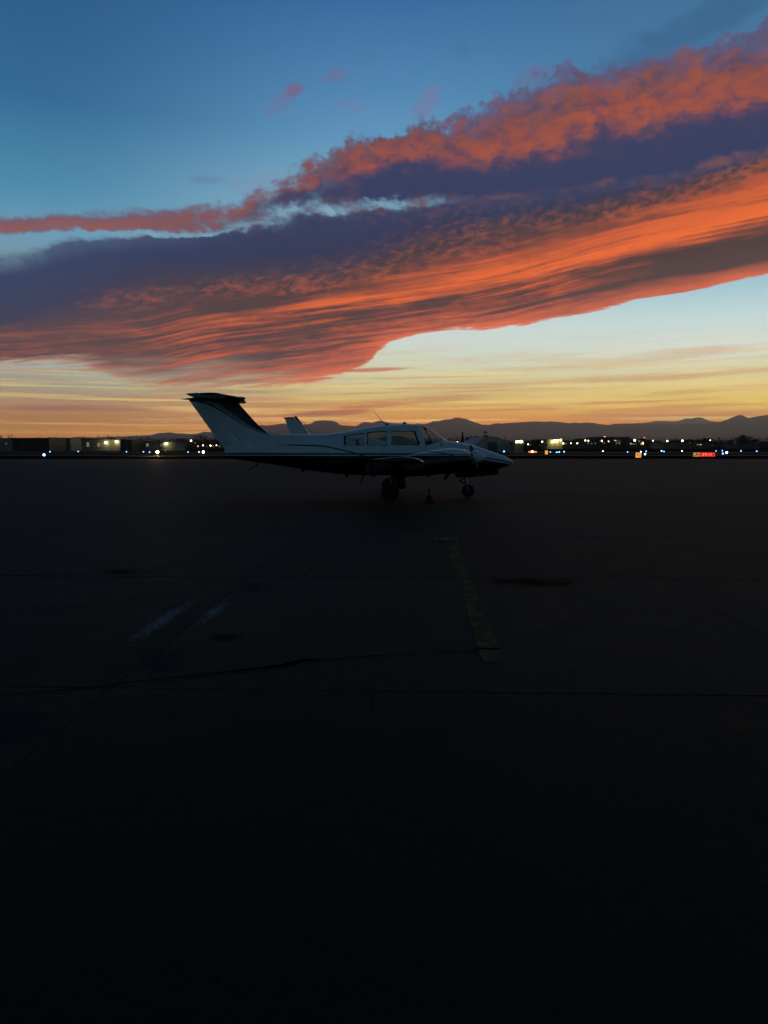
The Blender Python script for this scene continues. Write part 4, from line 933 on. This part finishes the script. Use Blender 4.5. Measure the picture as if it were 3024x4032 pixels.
bm = NB(); box(bm, (-.08, -.05, z0 + h / 2 + .06), (.3, .06, .22), bev=.02); ob('lamp_head', bm, M_WH, t_)

# ------------------------------------------------------------------ hangars on the left
def clad(name, base): 
    m = bpy.data.materials.new(name); m.use_nodes = True; nt = m.node_tree; t = NT(nt); b = nt.nodes['Principled BSDF']
    g = nt.nodes.new('ShaderNodeTexCoord').outputs['Object']; x, y, z = t.sep(g)
    n = t.noise(t.xyz(t.mul(x, .6), t.mul(y, .6), t.mul(z, .15)), 1.5, 5, .6)
    t.put(b.inputs['Base Color'], t.mix(t.lstep(n, .3, .7), tuple(q * .75 for q in base) + (1,), tuple(q * 1.15 for q in base) + (1,)))
    b.inputs['Roughness'].default_value = .6
    w = nt.nodes.new('ShaderNodeTexWave'); w.inputs['Scale'].default_value = 1.6; w.wave_profile = 'TRI'; nt.links.new(g, w.inputs[0])
    bn = nt.nodes.new('ShaderNodeBump'); bn.inputs['Strength'].default_value = .6; bn.inputs['Distance'].default_value = .04; nt.links.new(w.outputs['Fac'], bn.inputs['Height']); t.put(b.inputs['Normal'], bn.outputs[0])
    return m
M_HW = clad('pale_metal_cladding', (.30, .29, .24)); M_HD = clad('dark_metal_cladding', (.02, .02, .02)); M_HR = clad('metal_roof', (.10, .10, .10)); M_CONCW = mat('painted_block_wall', (.24, .23, .20), .8)
M_WIN = mat('dull_window', (.05, .05, .05), .2, emit=(.9, .75, .5), es=.05); M_LITW = emis('lit_window', (1.0, .80, .30), .75); M_DIMW = emis('dim_lit_window', (.70, .62, .30), .25)
M_FR = mat('window_frame_metal', (.2, .2, .2), .5)
def hangar(name, px0, px1, pt, d, depth, label, wallm, doors=(), wins=(), lamps=(), pt1=None, roof='flat'):
    x0, x1 = gx(px0, d), gx(px1, d); cx_ = (x0 + x1) / 2; h0 = gz(pt, d); h1 = gz(pt1 if pt1 else pt, d); w = x1 - x0
    t_ = empty(name, (cx_, d, -.05), 0, label, 'building')
    bm = NB(); prism(bm, [(-w / 2, 0), (w / 2, 0), (w / 2, h1), (-w / 2, h0)], 0, depth); ob('wall', bm, wallm, t_)
    bm = NB(); prism(bm, [(-w / 2 - .3, h0 + .003), (w / 2 + .3, h1 + .003), (w / 2 + .3, h1 + .18), (-w / 2 - .3, h0 + .18)], -.4, depth + .4); ob('roof', bm, M_HR, t_)
    def hz(x): return h0 + (h1 - h0) * (x + w / 2) / w
    for (a, b_, zt, m_) in doors:
        xa, xb = gx(a, d) - cx_, gx(b_, d) - cx_; zz = gz(zt, d)
        bm = NB(); box(bm, ((xa + xb) / 2, -.03, zz / 2), (xb - xa, .06, zz)); dr = ob('door', bm, m_, t_)
        n_ = max(2, int((xb - xa) / 1.6))
        for k in range(1, n_):
            bm = NB(); box(bm, (xa + (xb - xa) * k / n_, -.075, zz / 2), (.05, .03, zz * .98)); ob('door_rib', bm, M_FR, dr)
    for (a, b_, za, zb, m_) in wins:
        xa, xb, z1, z0 = gx(a, d) - cx_, gx(b_, d) - cx_, gz(za, d), gz(zb, d)
        bm = NB(); box(bm, ((xa + xb) / 2, -.02, (z0 + z1) / 2), (xb - xa + .12, .06, z1 - z0 + .12)); f = ob('window', bm, M_FR, t_)
        bm = NB(); box(bm, ((xa + xb) / 2, -.055, (z0 + z1) / 2), (xb - xa, .02, z1 - z0)); ob('pane', bm, m_, f)
    for (a, z_, m_, r_, e, col) in lamps:
        x, z = gx(a, d) - cx_, gz(z_, d)
        bm = NB(); box(bm, (x, -.12, z + r_ * .8), (.3, .25, .12), bev=.02); tube(bm, [(x, 0, z + .1), (x, -.3, z + .12)], .04, 6); L_ = ob('wall_lamp', bm, M_DARKMETAL, t_)
        bm = NB(); bmesh.ops.create_icosphere(bm, subdivisions=2, radius=r_, matrix=Matrix.Translation((x, -.35, z))); ob('lens', bm, m_, L_)
        if e:
            ld = bpy.data.lights.new('lamp_light', 'POINT'); ld.energy = e; ld.color = col; ld.shadow_soft_size = .15
            lo = bpy.data.objects.new('lamp_light', ld); link(lo, t_); lo.location = (x, -1.3, z - .1)
    return t_
YC = (1.0, .92, .45)
hangar('hangar', -160, 52, 1727, 196, 16, 'pale metal hangar cut off by the left edge', M_HW, doors=[(-20, 20, 1738, M_CONCW)], wins=[(26, 36, 1742, 1750, M_WIN)])
hangar('hangar', 54, 199, 1726, 185, 18, 'low black hangar between two pale ones at far left', M_HD, doors=[(70, 120, 1738, M_HD), (126, 180, 1738, M_HD)])
hangar('hangar', 200, 284, 1724, 196, 14, 'pale hangar with a bright yellowish floodlight right of the black hangar', M_HW, pt1=1726, doors=[(273, 281, 1738, M_CONCW), (212, 250, 1735, M_HW)], lamps=[(266, 1738, M_YG, .34, 75, YC)])
hangar('hangar', 285, 478, 1728, 203, 14, 'long low pale hangar with small windows and two floodlights', M_CONCW, pt1=1732, wins=[(301, 309, 1740, 1757, M_DIMW), (346, 356, 1741, 1758, M_DIMW), (388, 399, 1743, 1758, M_DIMW)], doors=[(330, 336, 1760, M_CONCW), (372, 379, 1756, M_CONCW)],
       lamps=[(424, 1742, M_YG, .29, 34, YC), (465, 1738, M_YG, .32, 42, YC)])
hangar('hangar', 479, 523, 1733, 199, 12, 'narrow black hangar end with closed door', M_HD, doors=[(485, 518, 1744, M_HD)])
hangar('hangar', 524, 640, 1738, 210, 14, 'grey hangar with two small windows near the warm pool of light', M_CONCW, pt1=1740, wins=[(580, 589, 1745, 1757, M_DIMW), (636, 639.5, 1747, 1757, M_DIMW)], doors=[(538, 565, 1746, M_HW)])
hangar('hangar', 641, 694, 1740, 214, 12, 'small grey hangar with one yellow floodlight beside the bare trees', M_CONCW, lamps=[(660, 1746, M_YG, .30, 34, YC)], doors=[(672, 690, 1748, M_HW)])

# the arched hangar
q = empty('arched_hangar', (gx(1936, 170), 170, -.05), R(8), 'pale blue-grey arched metal hangar with a dark door beyond the airplane nose', 'building')
rw = 72 * 170 / F; hh = gz(1720, 170); dep = 14; n = 28; M_QU = clad('galvanised_arch', (.30, .33, .36))
bm = NB(); rings = []
for y in (0, dep): rings.append([(-rw * math.cos(math.pi * k / n), y, hh * math.sin(math.pi * k / n) ** .92) for k in range(n + 1)] )
A_ = [bm.verts.new(p) for p in rings[0]]; B_ = [bm.verts.new(p) for p in rings[1]]
for k in range(n): bm.faces.new((A_[k], A_[k + 1], B_[k + 1], B_[k]))
bm.faces.new(B_); ob('arched_roof', bm, M_QU, q, smooth=50)
bm = NB(); A_ = [bm.verts.new((p[0] * .985, .25, p[2] * .985)) for p in rings[0]]; bm.faces.new(A_); ob('front_wall', bm, M_QU, q)
bm = NB(); 
for k in range(n):
    p, p_ = rings[0][k], rings[0][k + 1]; tube(bm, [(p[0], 0, p[2]), (p_[0], 0, p_[2])], .09, 5)
ob('arch_rim', bm, M_QU, q)
dx0, dx1, dzt = gx(1919, 170) - gx(1936, 170), gx(1957, 170) - gx(1936, 170), gz(1739, 170)
bm = NB(); box(bm, ((dx0 + dx1) / 2, .2, dzt / 2), (dx1 - dx0, .1, dzt)); dr = ob('door', bm, mat('dark_blue_door', (.05, .06, .075), .5), q)
for k in range(1, 4):
    bm = NB(); box(bm, (dx0 + (dx1 - dx0) * k / 4, .13, dzt / 2), (.05, .03, dzt * .98)); ob('door_rib', bm, M_FR, dr)

a2 = empty('arched_hangar', (gx(1548, 180), 180, -.05), 0, 'pale arched hangar seen only through the cabin windows of the front airplane', 'building')
rw2 = 98 * 180 / F; hh2 = gz(1715, 180)
bm = NB(); prism(bm, [(-rw2 * math.cos(math.pi * k / 24), hh2 * math.sin(math.pi * k / 24) ** .92) for k in range(25)], 0, 16); ob('arched_shell', bm, M_HW, a2)
for k in range(3):
    bm = NB(); box(bm, (-2 + k * 2, -.04, 1.3), (1.9, .06, 2.5)); ob('door_leaf', bm, M_CONCW, a2)

# ------------------------------------------------------------------ buildings and lamps on the right
M_BB = mat('brown_block', (.07, .06, .055), .8); M_BG = mat('grey_block', (.12, .12, .115), .8); M_BL = mat('floodlit_render', (.30, .27, .14), .8)
hangar('fuel_canopy', 2026, 2060, 1745, 160, 6, 'small dark canopy shelter with three bright lamps on top, right of the arched hangar', M_BG, doors=[(2035, 2045, 1752, M_HD), (2048, 2058, 1752, M_HD)], lamps=[(2032, 1738.5, M_YG, .26, 0, YC), (2043, 1738.5, M_YG, .26, 25, YC), (2050.5, 1738, M_YG, .24, 0, YC)])
hangar('terminal_building', 2152, 2212, 1730, 330, 14, 'brightly floodlit yellow building front far beyond the airplane nose', M_BL, wins=[(2160 + 8 * k, 2165 + 8 * k, 1744, 1748, M_LITW) for k in range(5)] + [(2168, 2200, 1751, 1752.5, M_LITW)],
       lamps=[(2180, 1736, M_YG, .55, 120, (1., .85, .25)), (2191, 1735, M_YG, .5, 120, (1., .85, .25)), (2204, 1732, M_YG, .35, 60, (1., .85, .25)), (2170, 1739, M_YG, .3, 70, (1., .88, .3))])
hangar('low_building', 2213, 2300, 1735, 420, 20, 'low dark building right of the floodlit one', M_BB, wins=[(2217, 2221, 1744, 1750, M_DIMW), (2224, 2229, 1744, 1750, M_DIMW), (2262, 2272, 1748, 1750, M_DIMW)])
hangar('office_building', 2302, 2344, 1727, 430, 20, 'two storey dark building left of the one with the red beacon', M_BB, wins=[(2309, 2314, 1742, 1748, M_DIMW), (2325, 2328, 1743, 1749, M_DIMW), (2338, 2343, 1742, 1749, M_DIMW)])
bb = hangar('office_building', 2346, 2411, 1721, 440, 22, 'wide dark building with a red beacon on its roof', M_BB, wins=[(2382, 2388, 1729, 1736, M_DIMW), (2390, 2397, 1740, 1748, M_LITW), (2405, 2410, 1733, 1735.5, M_LITW), (2370, 2377, 1741, 1746, M_DIMW), (2358, 2366, 1735, 1737, M_LITW)])
hangar('shop_building', 2412, 2440, 1729, 425, 18, 'low building with a lit strip between two taller dark blocks', M_BB, wins=[(2414, 2424, 1732.5, 1736, M_LITW), (2426, 2439, 1735, 1737, M_DIMW), (2421, 2426, 1741, 1751, M_DIMW), (2432, 2438, 1741, 1749, M_DIMW)])
hangar('office_building', 2441, 2474, 1721, 440, 22, 'square dark tower block right of the red beacon building', M_BB, wins=[(2461, 2467, 1733, 1737, M_LITW), (2469, 2473, 1733, 1737, M_LITW), (2463, 2473.5, 1745, 1750, M_DIMW)])
hangar('shop_building', 2475, 2540, 1729, 420, 18, 'lit low shopfront row with yellow windows left of the dark trees', M_BB, wins=[(2477, 2482, 1744, 1750, M_LITW), (2485, 2502, 1746, 1750, M_DIMW), (2508, 2516, 1734, 1742, M_DIMW), (2518, 2531, 1745, 1751, M_LITW), (2522, 2530, 1735, 1741, M_DIMW)])
hangar('long_shed', 2605, 2790, 1744, 380, 16, 'long low grey shed with a bright strip of light at its right end', M_BG, wins=[(2740, 2758, 1749, 1751.5, M_LITW), (2614, 2620, 1736.8, 1741, M_DIMW)] [:1])
hangar('long_shed', 2900, 2985, 1747, 390, 16, 'long low pale shed in front of the big tree at right', M_BG)
def lamp(px, py, d, m_, r, lb, grp='distant street lamps'):
    z = gz(py, d); t_ = empty('street_lamp', (gx(px, d), d, -.05), 0, lb, 'street lamp', grp)
    bm = NB(); tube(bm, [(0, 0, 0), (0, 0, max(.3, z))], [.09, .05], 6); tube(bm, [(0, 0, max(.3, z)), (0, -.5, z + .1)], .04, 5); ob('pole', bm, M_DARKMETAL, t_)
    bm = NB(); bmesh.ops.create_icosphere(bm, subdivisions=2, radius=r, matrix=Matrix.Translation((0, -.5, z))); ob('lamp_head', bm, m_, t_)
LP = [(519, 1733, 260, M_WH, .30, 'left of two white lamps above the grey hangar roof'), (547, 1735, 270, M_WH, .22, 'right and fainter of two white lamps above the grey hangar roof'),
 (715, 1742, 280, M_WH, .22, 'white lamp farthest left in the bare trees'), (757, 1735, 280, M_YG, .32, 'brightest high yellow lamp in the bare trees'), (773, 1744, 300, M_DIMW, .35, 'dim lamp just below the high yellow one in the trees'),
 (783, 1756, 250, M_WH, .18, 'low white lamp under the high yellow one in the trees'), (804, 1753, 250, M_WH, .22, 'white lamp above the small warm floodlight'), (821, 1757, 260, M_DIMW, .3, 'faint lamp starting the row behind the rudder'),
 (833, 1754, 300, M_YG, .28, 'yellowish lamp in the middle of the row by the rudder'), (843, 1756, 300, M_DIMW, .4, 'dull lamp in the row by the rudder'), (856, 1753, 300, M_WH, .24, 'white lamp touching the rudder edge'), (868, 1757, 300, M_DIMW, .4, 'dull lamp nearest the rudder base'),
 (1799, 1740, 260, M_YG, .24, 'yellow lamp just above the airplane nose deck'), (2076, 1749, 300, M_WH, .30, 'white lamp right of the canopy'), (2087, 1751, 320, M_DIMW, .35, 'dim lamp beside the white one right of the canopy'), (2131, 1739, 330, M_WH, .38, 'white lamp left of the floodlit building'),
 (2213, 1745, 320, M_YG, .35, 'yellow lamp at the right corner of the floodlit building'), (2244, 1745, 340, M_WH, .28, 'faint white lamp over the low dark building'), (2269, 1745, 340, M_WH, .36, 'white lamp over the right end of the low dark building'),
 (2300, 1734, 400, M_YG, .38, 'left lamp of the pair above the two storey building'), (2312, 1735, 400, M_WH, .42, 'right lamp of the pair above the two storey building'), (2365, 1735, 410, M_YG, .35, 'lamp in front of the red beacon building'), (2391, 1737, 410, M_YG, .38, 'lamp below the red beacon'),
 (2493, 1733, 400, M_YG, .75, 'brightest yellow lamp of the distant buildings'), (2525, 1745, 400, M_YG, .38, 'yellow lamp at the end of the shopfront row'), (2565, 1735, 380, M_WH, .36, 'white lamp left of the long shed'), (2621, 1736, 370, M_WH, .45, 'white lamp over the left end of the long shed'),
 (2680, 1735, 370, M_YG, .45, 'yellow lamp over the middle of the long shed'), (2710, 1743, 370, M_DIMW, .4, 'dim lamp over the long shed'), (2789, 1733, 370, M_WH, .32, 'lone white lamp right of the long shed'), (2531, 1724, 500, M_RED, .3, 'tall mast lamp with a faint reddish light above the shopfronts')]
for a in LP: lamp(a[0], a[1], a[2], a[3], a[4] * (.8 if a[2] > 290 else .85), a[5])
bm = NB(); xx, zz = gx(2384, 440) - gx(2378.5, 440), gz(1722, 440); tube(bm, [(xx, 4, zz - .6), (xx, 4, zz)], .08, 6); bk = ob('beacon_mast', bm, M_DARKMETAL, bb)
bm = NB(); bmesh.ops.create_icosphere(bm, subdivisions=2, radius=.5, matrix=Matrix.Translation((xx, 3.6, zz + .2))); ob('red_lens', bm, M_RED, bk)
# windsock and mast
ws = empty('windsock', (gx(1903, 190), 190, -.05), 0, 'limp windsock on a thin pole above the trees behind the arched hangar', 'windsock')
bm = NB(); zt_ = gz(1700, 190); tube(bm, [(0, 0, 0), (0, 0, zt_)], [.08, .04], 6); ob('pole', bm, M_DARKMETAL, ws)
bm = NB(); loft(bm, [[(x + .05, r_ * math.cos(2 * math.pi * k / 10), zt_ + z + r_ * math.sin(2 * math.pi * k / 10)) for k in range(10)] for x, r_, z in [(0, .26, 0), (.35, .24, -.05), (.7, .18, -.22), (.85, .14, -.4)]]); ob('sock', bm, mat('faded_windsock', (.08, .05, .04), .9), ws)
ms = empty('radio_mast', (gx(1985, 230), 230, -.05), 0, 'thin radio mast behind the right side of the arched hangar', 'mast')
bm = NB(); tube(bm, [(0, 0, 0), (0, 0, gz(1718, 230))], [.12, .07], 6); ob('pole', bm, M_DARKMETAL, ms)
bm = NB(); box(bm, (0, 0, gz(1722, 230)), (.8, .05, .05)); box(bm, (0, 0, gz(1727, 230)), (.6, .05, .05)); ob('crossbar', bm, M_DARKMETAL, ms)

# ------------------------------------------------------------------ trees
M_BARK = mat('bare_bark', (.035, .028, .022), .9); M_LEAF = mat('dark_foliage', (.018, .022, .012), .9, var=(1.5, .4)); M_TWIG = mat('twigs', (.04, .03, .024), .9)
def bare_tree_mesh(seed):
    rnd = random.Random(seed); bt = NB(); bc = NB()
    def grow(p, d, ln_, r_, lv):
        pts = [p]; q = p.copy(); dd = d.copy()
        for k in range(3):
            dd = (dd + Vector((rnd.uniform(-.18, .18), rnd.uniform(-.18, .18), rnd.uniform(-.04, .12)))).normalized(); q = q + dd * ln_ / 3; pts.append(q.copy())
        tube(bt if lv < 2 else bc, pts, [r_, r_ * .85, r_ * .7, r_ * .5], 5 if lv < 2 else 3, cap=False)
        if lv < 5:
            for k in range(rnd.randint(2, 4) if lv < 4 else 4):
                ax = Vector((rnd.uniform(-1, 1), rnd.uniform(-1, 1), rnd.uniform(-.1, .7))).normalized()
                nd = (dd * .75 + ax * rnd.uniform(.5, .9)).normalized(); grow(pts[rnd.choice((2, 3, 3))], nd, ln_ * rnd.uniform(.55, .78), r_ * .55, lv + 1)
    grow(Vector((0, 0, 0)), Vector((0, 0, 1)), .30, .026, 0)
    return bt, bc
def leafy_mesh(seed, conic=False):
    rnd = random.Random(seed); bt = NB(); bc = NB(); tube(bt, [(0, 0, 0), (.01, 0, .3), (0, .01, .7)], [.035, .028, .01], 6)
    cl = [(rnd.uniform(-.28, .28), rnd.uniform(-.28, .28), rnd.uniform(.28, .84), rnd.uniform(.13, .21)) for k in range(20)]
    for k in range(2600):
        if conic:
            z = rnd.uniform(.05, 1.0); rr = (.17 * (1 - z) ** .8 + .01) * math.sqrt(rnd.random()) * rnd.uniform(.7, 1.1); a = rnd.uniform(0, 6.28); p = Vector((rr * math.cos(a), rr * math.sin(a), z)); s_ = .03
        else:
            c_ = rnd.choice(cl); v = Vector((rnd.gauss(0, 1), rnd.gauss(0, 1), rnd.gauss(0, 1))).normalized() * rnd.random() ** .5
            p = Vector(c_[:3]) + v * c_[3]; s_ = .042
        f = [bc.verts.new(p + Vector((rnd.uniform(-1, 1), rnd.uniform(-1, 1), rnd.uniform(-1, 1))) * s_) for _ in range(3)]; bc.faces.new(f)
    return bt, bc
def proto(fn, *a):
    bt, bc = fn(*a); out = []
    for nm, b_, m_ in (('trunk', bt, M_BARK), ('crown', bc, M_TWIG if fn is bare_tree_mesh else M_LEAF)):
        me = bpy.data.meshes.new(nm); b_.to_mesh(me); b_.free(); me.materials.append(m_); out.append((nm, me))
    return out
BARE = [proto(bare_tree_mesh, 11 + k) for k in range(4)]; LEAFY = [proto(leafy_mesh, 31 + k) for k in range(4)]; CONE = proto(leafy_mesh, 50, True)
def tree(kind, pr, px, pt, d, wpx, label, group):
    h = gz(pt, d); w = wpx * d / F
    zmax = max(v.co.z for v in pr[1][1].vertices); wx = max(v.co.x for v in pr[1][1].vertices) - min(v.co.x for v in pr[1][1].vertices)
    t_ = empty(kind, (gx(px, d), d, -.05), random.uniform(0, 6.28), label, 'tree', group); t_.scale = (w / wx, w / wx, h / zmax)
    for nm, me in pr: link(bpy.data.objects.new(nm, me), t_)
BT = [(15, 1705, 215, 50, 'bare tree at the left edge above the pale hangar roof'), (48, 1703, 220, 34, 'small bushy bare tree second from the left edge'), (170, 1716, 230, 40, 'low bare treetop over the right end of the black hangar'), (215, 1716, 235, 26, 'smallest bare treetop left of the floodlit hangar'),
      (455, 1711, 230, 40, 'rounded bare tree rising behind the pair of hangar floodlights'), (487, 1722, 240, 30, 'low bare tree right of the hangar floodlights'), (560, 1722, 245, 30, 'low bare tree behind the grey hangar'), (588, 1714, 240, 30, 'bare tree behind the right end of the grey hangar'),
      (640, 1727, 250, 36, 'wide low bare tree behind the small grey hangar'), (692, 1716, 215, 34, 'thin bare tree right of the last hangar'), (735, 1722, 208, 56, 'broad dark bare tree around the white lamps'), (780, 1709, 226, 56, 'tall bare tree left of the tail fin'),
      (823, 1708, 232, 60, 'tall spreading bare tree touching the rudder'), (862, 1716, 215, 50, 'bare tree half hidden by the rudder'), (905, 1722, 205, 50, 'bare tree behind the lower tail fin'), (1075, 1697, 240, 55, 'bare treetop seen between the two tail fins'), (1120, 1702, 240, 40, 'small bare treetop left of the rear tail fin'),
      (1770, 1726, 225, 50, 'low bare tree right of the windshield'), (1795, 1716, 225, 50, 'bare tree left of the cypress')]
for k, (px, pt, d, w, lb) in enumerate(BT): tree('bare_tree', BARE[k % 4], px, pt, d, w, lb, 'bare trees behind the hangars')
tree('cypress_tree', CONE, 1820, 1699, 200, 20, 'narrow pointed dark conifer behind the airplane nose', None)
LT = [(1850, 1712, 230, 50, 'dense tree right of the cypress'), (1882, 1712, 235, 56, 'dense tree below the windsock'), (1915, 1711, 240, 60, 'dense tree behind the arched hangar crown'), (1760, 1738, 240, 40, 'low shrubby tree beside the windshield'), (2020, 1736, 250, 40, 'dense tree right of the arched hangar'),
      (2068, 1733, 330, 30, 'round tree right of the canopy lamps'), (2098, 1729, 340, 44, 'broad dark tree left of the floodlit building'), (2118, 1727, 345, 34, 'taller dark tree left of the floodlit building'), (2143, 1731, 345, 34, 'dark tree touching the floodlit building'),
      (2235, 1730, 450, 44, 'dark tree behind the low dark building, left'), (2262, 1727, 450, 44, 'dark tree behind the low dark building, middle'), (2292, 1729, 450, 44, 'dark tree behind the low dark building, right'), (2425, 1727, 470, 40, 'dark tree between the two tall blocks'),
      (2495, 1727, 470, 50, 'dark tree behind the shopfront row'), (2545, 1730, 440, 44, 'dark tree at the right end of the shopfront row'), (2580, 1732, 440, 50, 'dark tree left of the long shed'), (2650, 1726, 430, 60, 'wide dark tree behind the left of the long shed'), (2700, 1726, 430, 70, 'wide dark tree behind the middle of the long shed'),
      (2745, 1728, 430, 60, 'dark tree behind the right end of the long shed'), (2778, 1723, 420, 50, 'taller dark tree by the lone white lamp'), (2825, 1730, 420, 50, 'dark tree right of the lone white lamp'), (2866, 1729, 410, 44, 'dark tree left of the big tree'), (2920, 1710, 400, 62, 'biggest tree on the right skyline'),
      (2963, 1726, 400, 40, 'dark tree just right of the big tree'), (2998, 1732, 400, 50, 'dark tree near the right edge'), (3035, 1734, 400, 50, 'dark tree cut by the right edge')]
for k, (px, pt, d, w, lb) in enumerate(LT): tree('leafy_tree', LEAFY[k % 4], px, pt, d, w, lb, 'dark trees on the skyline')
bm = NB()
for k in range(30000):
    px = random.uniform(-300, 3300); 
    if random.random() < .35: px = random.uniform(700, 1500)
    d = random.uniform(300, 620); x = gx(px, d); h = (4.6 + 2.4 * mnoise.noise(Vector((x * .03, d * .01, 0)))) * random.random() ** .7; s_ = .5
    p = Vector((x, d, h)); bm.faces.new([bm.verts.new(p + Vector((random.uniform(-1, 1), random.uniform(-1, 1), random.uniform(-1, 1))) * s_) for _ in range(3)])
tag(ob('far_shrubs', bm, M_LEAF), 'dark continuous band of far shrubs and hedges below the mountains', 'shrubs', kind='stuff')

# ------------------------------------------------------------------ haze
bm = NB(); box(bm, (0, 11500, 498.9), (62000, 27000, 1000.2)); hz = ob('haze', bm, None)
hm = bpy.data.materials.new('haze_air'); hm.use_nodes = True; nt = hm.node_tree
for n in list(nt.nodes): nt.nodes.remove(n)
pv = nt.nodes.new('ShaderNodeVolumePrincipled'); pv.inputs['Color'].default_value = (.96, .93, .86, 1); pv.inputs['Density'].default_value = DENS; pv.inputs['Anisotropy'].default_value = .70
oo = nt.nodes.new('ShaderNodeOutputMaterial'); nt.links.new(pv.outputs[0], oo.inputs['Volume'])
hz.data.materials.append(hm); tag(hz, kind='stuff'); hz['label'] = 'thin dusk haze in the air over the airfield'
